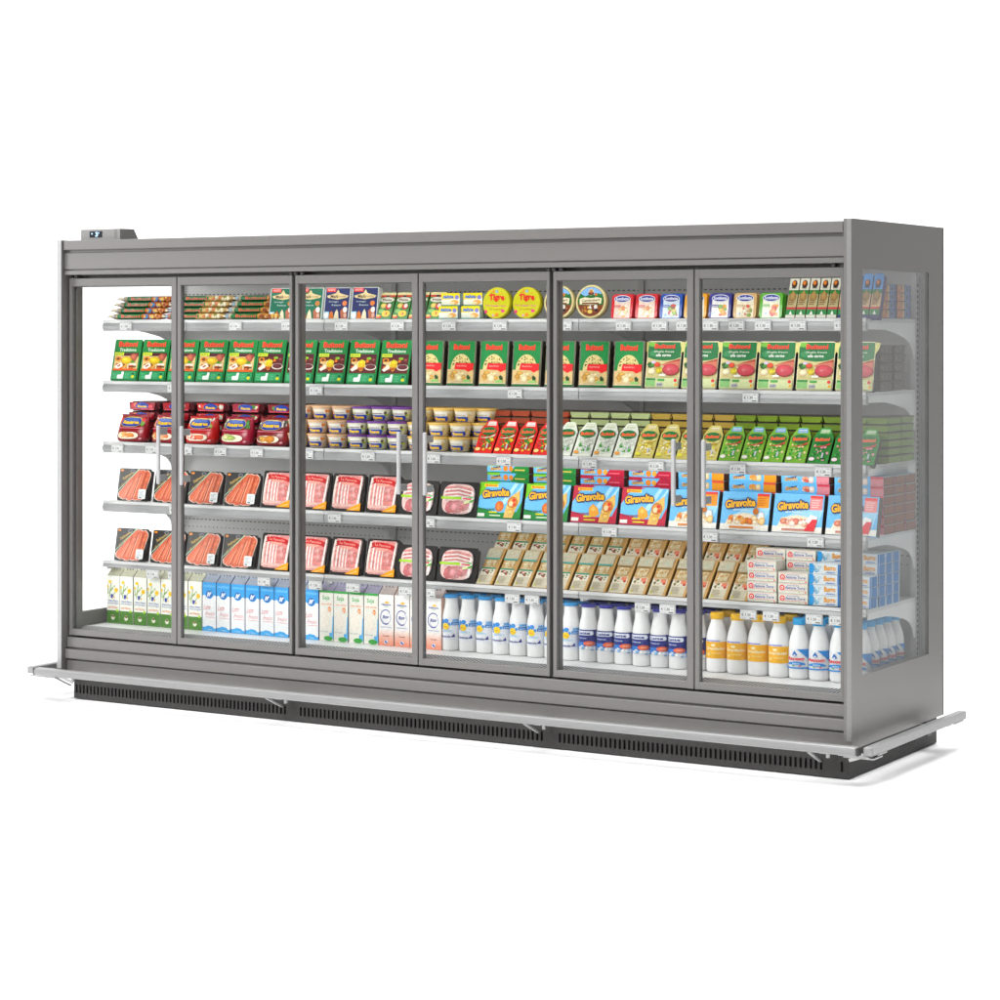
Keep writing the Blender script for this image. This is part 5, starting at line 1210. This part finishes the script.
def art_b1(a):
    for cu, cv, ru, rv, ro in ((0.44, 0.84, 0.07, 0.08, 0), (0.3, 0.8, 0.05, 0.09, 0.5), (0.2, 0.68, 0.05, 0.09, 0.9), (0.26, 0.55, 0.04, 0.06, 0.2)): a.ell(cu, cv, ru * 1.35, rv * 1.3, '#3c88cc', 10, ro)
    a.ell(0.55, 0.7, 0.06, 0.07, '#4c98d4', 10, 0.5); a.rect(0.62, 0.66, 0.98, 0.80, '#3c84c4'); a.rect(0.66, 0.82, 0.98, 0.92, '#78b0dc'); a.text('latte fresco', 0.66, 0.69, 0.9, 0.76, '#e0ecf8', 0.02)
    a.ell(0.42, 0.6, 0.13, 0.15, '#f0cc20', 12); a.text('alta', 0.36, 0.57, 0.48, 0.63, '#c08c10', 0.02); a.text('Bianco', 0.32, 0.36, 0.66, 0.48, '#a8d0e8', 0.02, shear=0.3); a.text('Centrale', 0.22, 0.12, 0.6, 0.22, '#383c80', 0.03); a.poly([(0.6, 0.14), (0.72, 0.3), (0.74, 0.14)], '#383c80')
def art_b2(a):
    a.rect(0.02, 0, 0.98, 1, '#1c2874'); a.rect(0.02, 0, 0.98, 0.3, '#2c78c4'); a.rect(0.02, 0.3, 0.5, 0.36, '#2c78c4'); a.rect(0.15, 0.72, 0.74, 0.94, '#e8ecf6'); a.ell(0.74, 0.83, 0.06, 0.11, '#e8ecf6', 8); a.ell(0.15, 0.83, 0.05, 0.11, '#e8ecf6', 8); a.text('Latte', 0.22, 0.76, 0.68, 0.9, '#1c2874', 0.04)
    a.text('fresco', 0.22, 0.54, 0.56, 0.62, '#c8d4f0', 0.02); a.ell(0.66, 0.3, 0.2, 0.13, '#e4704c', 14); a.rect(0.56, 0.28, 0.76, 0.33, '#f0b098'); a.blobs(0.05, 0.0, 0.95, 0.16, ['#e8f0f8', '#f4f6fa', '#78b4e4'], 14, 0.05, 0.1, 3)
def art_b3(a):
    a.rect(0.02, 0, 0.98, 0.9, '#e8b22c'); a.rect(0.2, 0.92, 0.66, 0.99, '#9098d8'); a.ell(0.46, 0.72, 0.07, 0.08, '#f6e8c0', 10); a.text('Granlatte', 0.2, 0.46, 0.82, 0.62, '#f8ecc8', 0.03, shear=0.2); a.text('parz. scremato', 0.26, 0.24, 0.7, 0.32, '#f4e0a8', 0.02); a.ell(0.3, 0.2, 0.06, 0.06, '#f4dc98', 8)
def art_b4(a):
    [a.rect(0.50 + 0.03 * q, 0.98 - 0.042 * q, 0.53 + 0.03 * q, 1, '#2c88cc') for q in range(16)]; a.poly([(0.36, 0.72), (0.44, 0.93), (0.52, 0.72), (0.44, 0.62)], '#2c6cb0'); a.ell(0.44, 0.7, 0.03, 0.05, '#f0f4f8', 8)
    a.text('Ascom', 0.18, 0.44, 0.72, 0.62, '#d02838', 0.04, shear=0.2); a.ell(0.48, 0.22, 0.28, 0.16, '#2c88cc', 16, a0=0, a1=180); a.text('latte', 0.38, 0.25, 0.58, 0.33, '#d8ecf8', 0.02); a.rect(0.04, 0.03, 0.96, 0.10, '#2c88cc'); a.rect(0.38, 0.15, 0.44, 0.2, '#38a048'); a.rect(0.56, 0.14, 0.62, 0.19, '#d83838')
pA = [(0.86, 0), (0.97, 0.012), (1, 0.03), (1, 0.58), (0.98, 0.63), (0.90, 0.70), (0.79, 0.77), (0.735, 0.83), (0.72, 0.88), (0.72, 0.955)]
pB = [(0.82, 0), (0.95, 0.015), (1, 0.05), (1, 0.52), (0.97, 0.6), (0.88, 0.68), (0.74, 0.76), (0.6, 0.83), (0.55, 0.87), (0.55, 0.93)]
YBo = YP
bs = [(442.5, 579, 8, 'pA', '#2f8fc8', '#eceef2', 0.19, 0.60, art_b1, 'white bottle with sky blue flower label', 2), (579, 705.5, 7, 'pA', '#272a86', '#e8eaf0', 0.22, 0.56, art_b2, 'white bottle with navy label', 2),
      (705.5, 789, 4, 'pB', '#e4b820', '#eceef0', 0.24, 0.55, art_b3, 'white bottle with yellow label', 2), (788, 870, 4, 'pB', '#2c9cd0', '#eceef0', 0.17, 0.50, art_b4, 'white bottle with blue and red label', 2)]
for p0, p1, n, pr, capc, lab, z0, z1, art, nm, rows in bs:
    xs, w = cells(p0, p1, n, YP + 0.03); r = w * 0.475; A = pr == 'pA'
    K = Kind(bottle(r, pA if A else pB, 0.945 if A else 0.89, capc, lab, z0, z1, art, r * (0.78 if A else 0.62)), 'milk bottle', nm.replace('bottle', 'bottles', 1) + ' on the bottom deck')
    for i, x in enumerate(xs):
        last = (n == 4 and not A and i == 3 and capc == '#2c9cd0')
        for q in range(5 if last else rows):
            x2 = x if (q == 0 or last) else x + w * 0.1
            lb = '%s, %s%s, bottom deck' % (nm, ordl(i, n), '' if q == 0 else ', %s row' % ORDN[q + 1])
            if last and q: lb = 'white bottle with blue label behind end window, %s row from front, bottom deck' % ORDN[q + 1]
            K.put(x2 + jit(0.001), YP + r + q * (r * 2.08) + jit(0.001), ZD, lb, rz=R(8) + jit(0.10) if q == 0 else jit(0.3) + (R(60) if last else 0))

# ---- price tags ------------------------------------------------------------
m = MB('printed_card'); tw, th = 0.066, 0.036
m.box(-tw / 2, tw / 2, 0, 0.0012, -th / 2, th / 2, '#b8b8b8')
a = Art(m, tw, th, o=(-tw / 2, 0, -th / 2)); a.rect(0.03, 0.05, 0.97, 0.95, '#d4d4d4'); a.text('€ 1,30', 0.1, 0.30, 0.68, 0.66, '#3a3a3e', 0.015); a.rect(0.08, 0.78, 0.5, 0.83, '#b8b8bc'); a.rect(0.74, 0.76, 0.92, 0.84, '#a8a8ac'); a.rect(0.08, 0.14, 0.46, 0.19, '#a8a8ac'); a.rect(0.62, 0.1, 0.92, 0.2, '#4c4c50'); a.rect(0.78, 0.42, 0.92, 0.47, '#a0a0a4')
card = m.build('price_tag')
m = MB('moulded_plastic'); m.bbox(-tw / 2 - 0.001, tw / 2 + 0.004, 0.0014, 0.004, -th / 2 - 0.001, th / 2 + 0.001, '#b4b4b6', 0.001); hold = m.build('tag_holder', card)
KT = Kind(card, 'price tag', 'price tags clipped to the shelf edges')
TAGS = [[125.5, 178.5, 235, 287.5, 340.8, 397, 448.5, 499.5, 564, 623, 659, 683.5, 710, 736, 762.5, 797.3, 842], [173, 315.5, 514.5, 750], [117, 151, 185.8, 220, 256.3, 306.5, 367.5, 433, 503.3, 589, 656, 737.5, 822.8], [175, 334, 427.5, 513.8, 609, 709.5, 815], [152.2, 173.8, 263.5, 315, 352.5, 405.3, 428, 511.8, 531.5, 642, 667, 747.8, 770.5, 813.5, 837]]
for t, L_ in enumerate(TAGS):
    for i, p in enumerate(L_):
        y = YF - 0.0085
        KT.put(Xat(p, y), y, ZS[t] - (0.026 if t < 4 else 0.045), 'white paper price tag on edge of %s, %s' % (SHN[t], ordl(i, len(L_))), rx=jit(0.03), rz=jit(0.02))

# ================================================================== SURROUNDINGS
m = MB('white_floor'); m.mesh([(-3.2, -4.5, -0.004), (6.5, -4.5, -0.004), (6.5, 2.6, -0.004), (-3.2, 2.6, -0.004)], [(0, 1, 2, 3)], (0.9, 0.9, 0.9))
tag(m.build('floor'), 'plain white studio floor', 'floor', kind='structure')

wd = bpy.data.worlds.new('World'); scene.world = wd; wd.use_nodes = True
nt = wd.node_tree; bg = nt.nodes['Background']
tc = nt.nodes.new('ShaderNodeTexCoord')
dp = nt.nodes.new('ShaderNodeVectorMath'); dp.operation = 'DOT_PRODUCT'; dp.inputs[1].default_value = Vector((-0.56, 0.80, 0.12)).normalized()
mr = nt.nodes.new('ShaderNodeMapRange'); mr.interpolation_type = 'SMOOTHSTEP'
mr.inputs['From Min'].default_value = 0.35; mr.inputs['From Max'].default_value = 0.85; mr.inputs['To Min'].default_value = 0.24; mr.inputs['To Max'].default_value = 1.5
nt.links.new(tc.outputs['Generated'], dp.inputs[0]); nt.links.new(dp.outputs['Value'], mr.inputs['Value'])
bg.inputs['Color'].default_value = (1, 1, 1, 1)
nt.links.new(mr.outputs['Result'], bg.inputs['Strength'])

def area(name, loc, aim, sx, sy, power, col=(1, 1, 1), spread=180):
    l = bpy.data.lights.new(name, 'AREA'); l.shape = 'RECTANGLE'; l.size = sx; l.size_y = sy; l.energy = power; l.color = col; l.spread = R(spread)
    o = bpy.data.objects.new(name, l); COL.objects.link(o); o.location = loc
    o.rotation_euler = (Vector(aim) - Vector(loc)).to_track_quat('-Z', 'Y').to_euler()
    return o
area('softbox_overhead', (2.4, -1.0, 7.0), (2.4, -1.0, 0), 12, 10, 720, spread=80)
area('softbox_front', (-9.5, -7.6, 2.6), (1.2, 0, 1.1), 4, 3, 520)
area('softbox_high', (0.2, -8.0, 5.6), (1.6, 0, 1.0), 5, 2.5, 560)
fill_strip = area('canopy_fill', (L / 2, 0.09, CZ + 0.238), (L / 2, 0.70, CZ - 0.35), 3.6, 0.03, 2.6)  # added fill to lift the top shelf, no lamp fitting there
for t, z in enumerate(ZS): area('shelf_fill', (L / 2, 0.262, z - 0.02), (L / 2, 0.62, z - 0.25), 3.6, 0.012, 1.5 if t < 4 else 0.5)  # added fill to brighten the back wall under each shelf, no fittings

cam = bpy.data.cameras.new('camera'); co = bpy.data.objects.new('camera', cam); COL.objects.link(co)
co.location = (CX, CY, CZ); co.rotation_euler = (math.pi / 2, 0, YAW)
cam.sensor_width = 36; cam.lens = 36 * F / 1000; cam.shift_y = -(500 - 330.3) / 1000; cam.clip_end = 200
scene.camera = co
scene.render.engine = 'CYCLES'
scene.cycles.transparent_max_bounces = 24; scene.cycles.max_bounces = 8
scene.view_settings.view_transform = 'Standard'; scene.view_settings.look = 'None'
scene.view_settings.exposure = 0; scene.view_settings.gamma = 1; scene.view_settings.use_curve_mapping = False
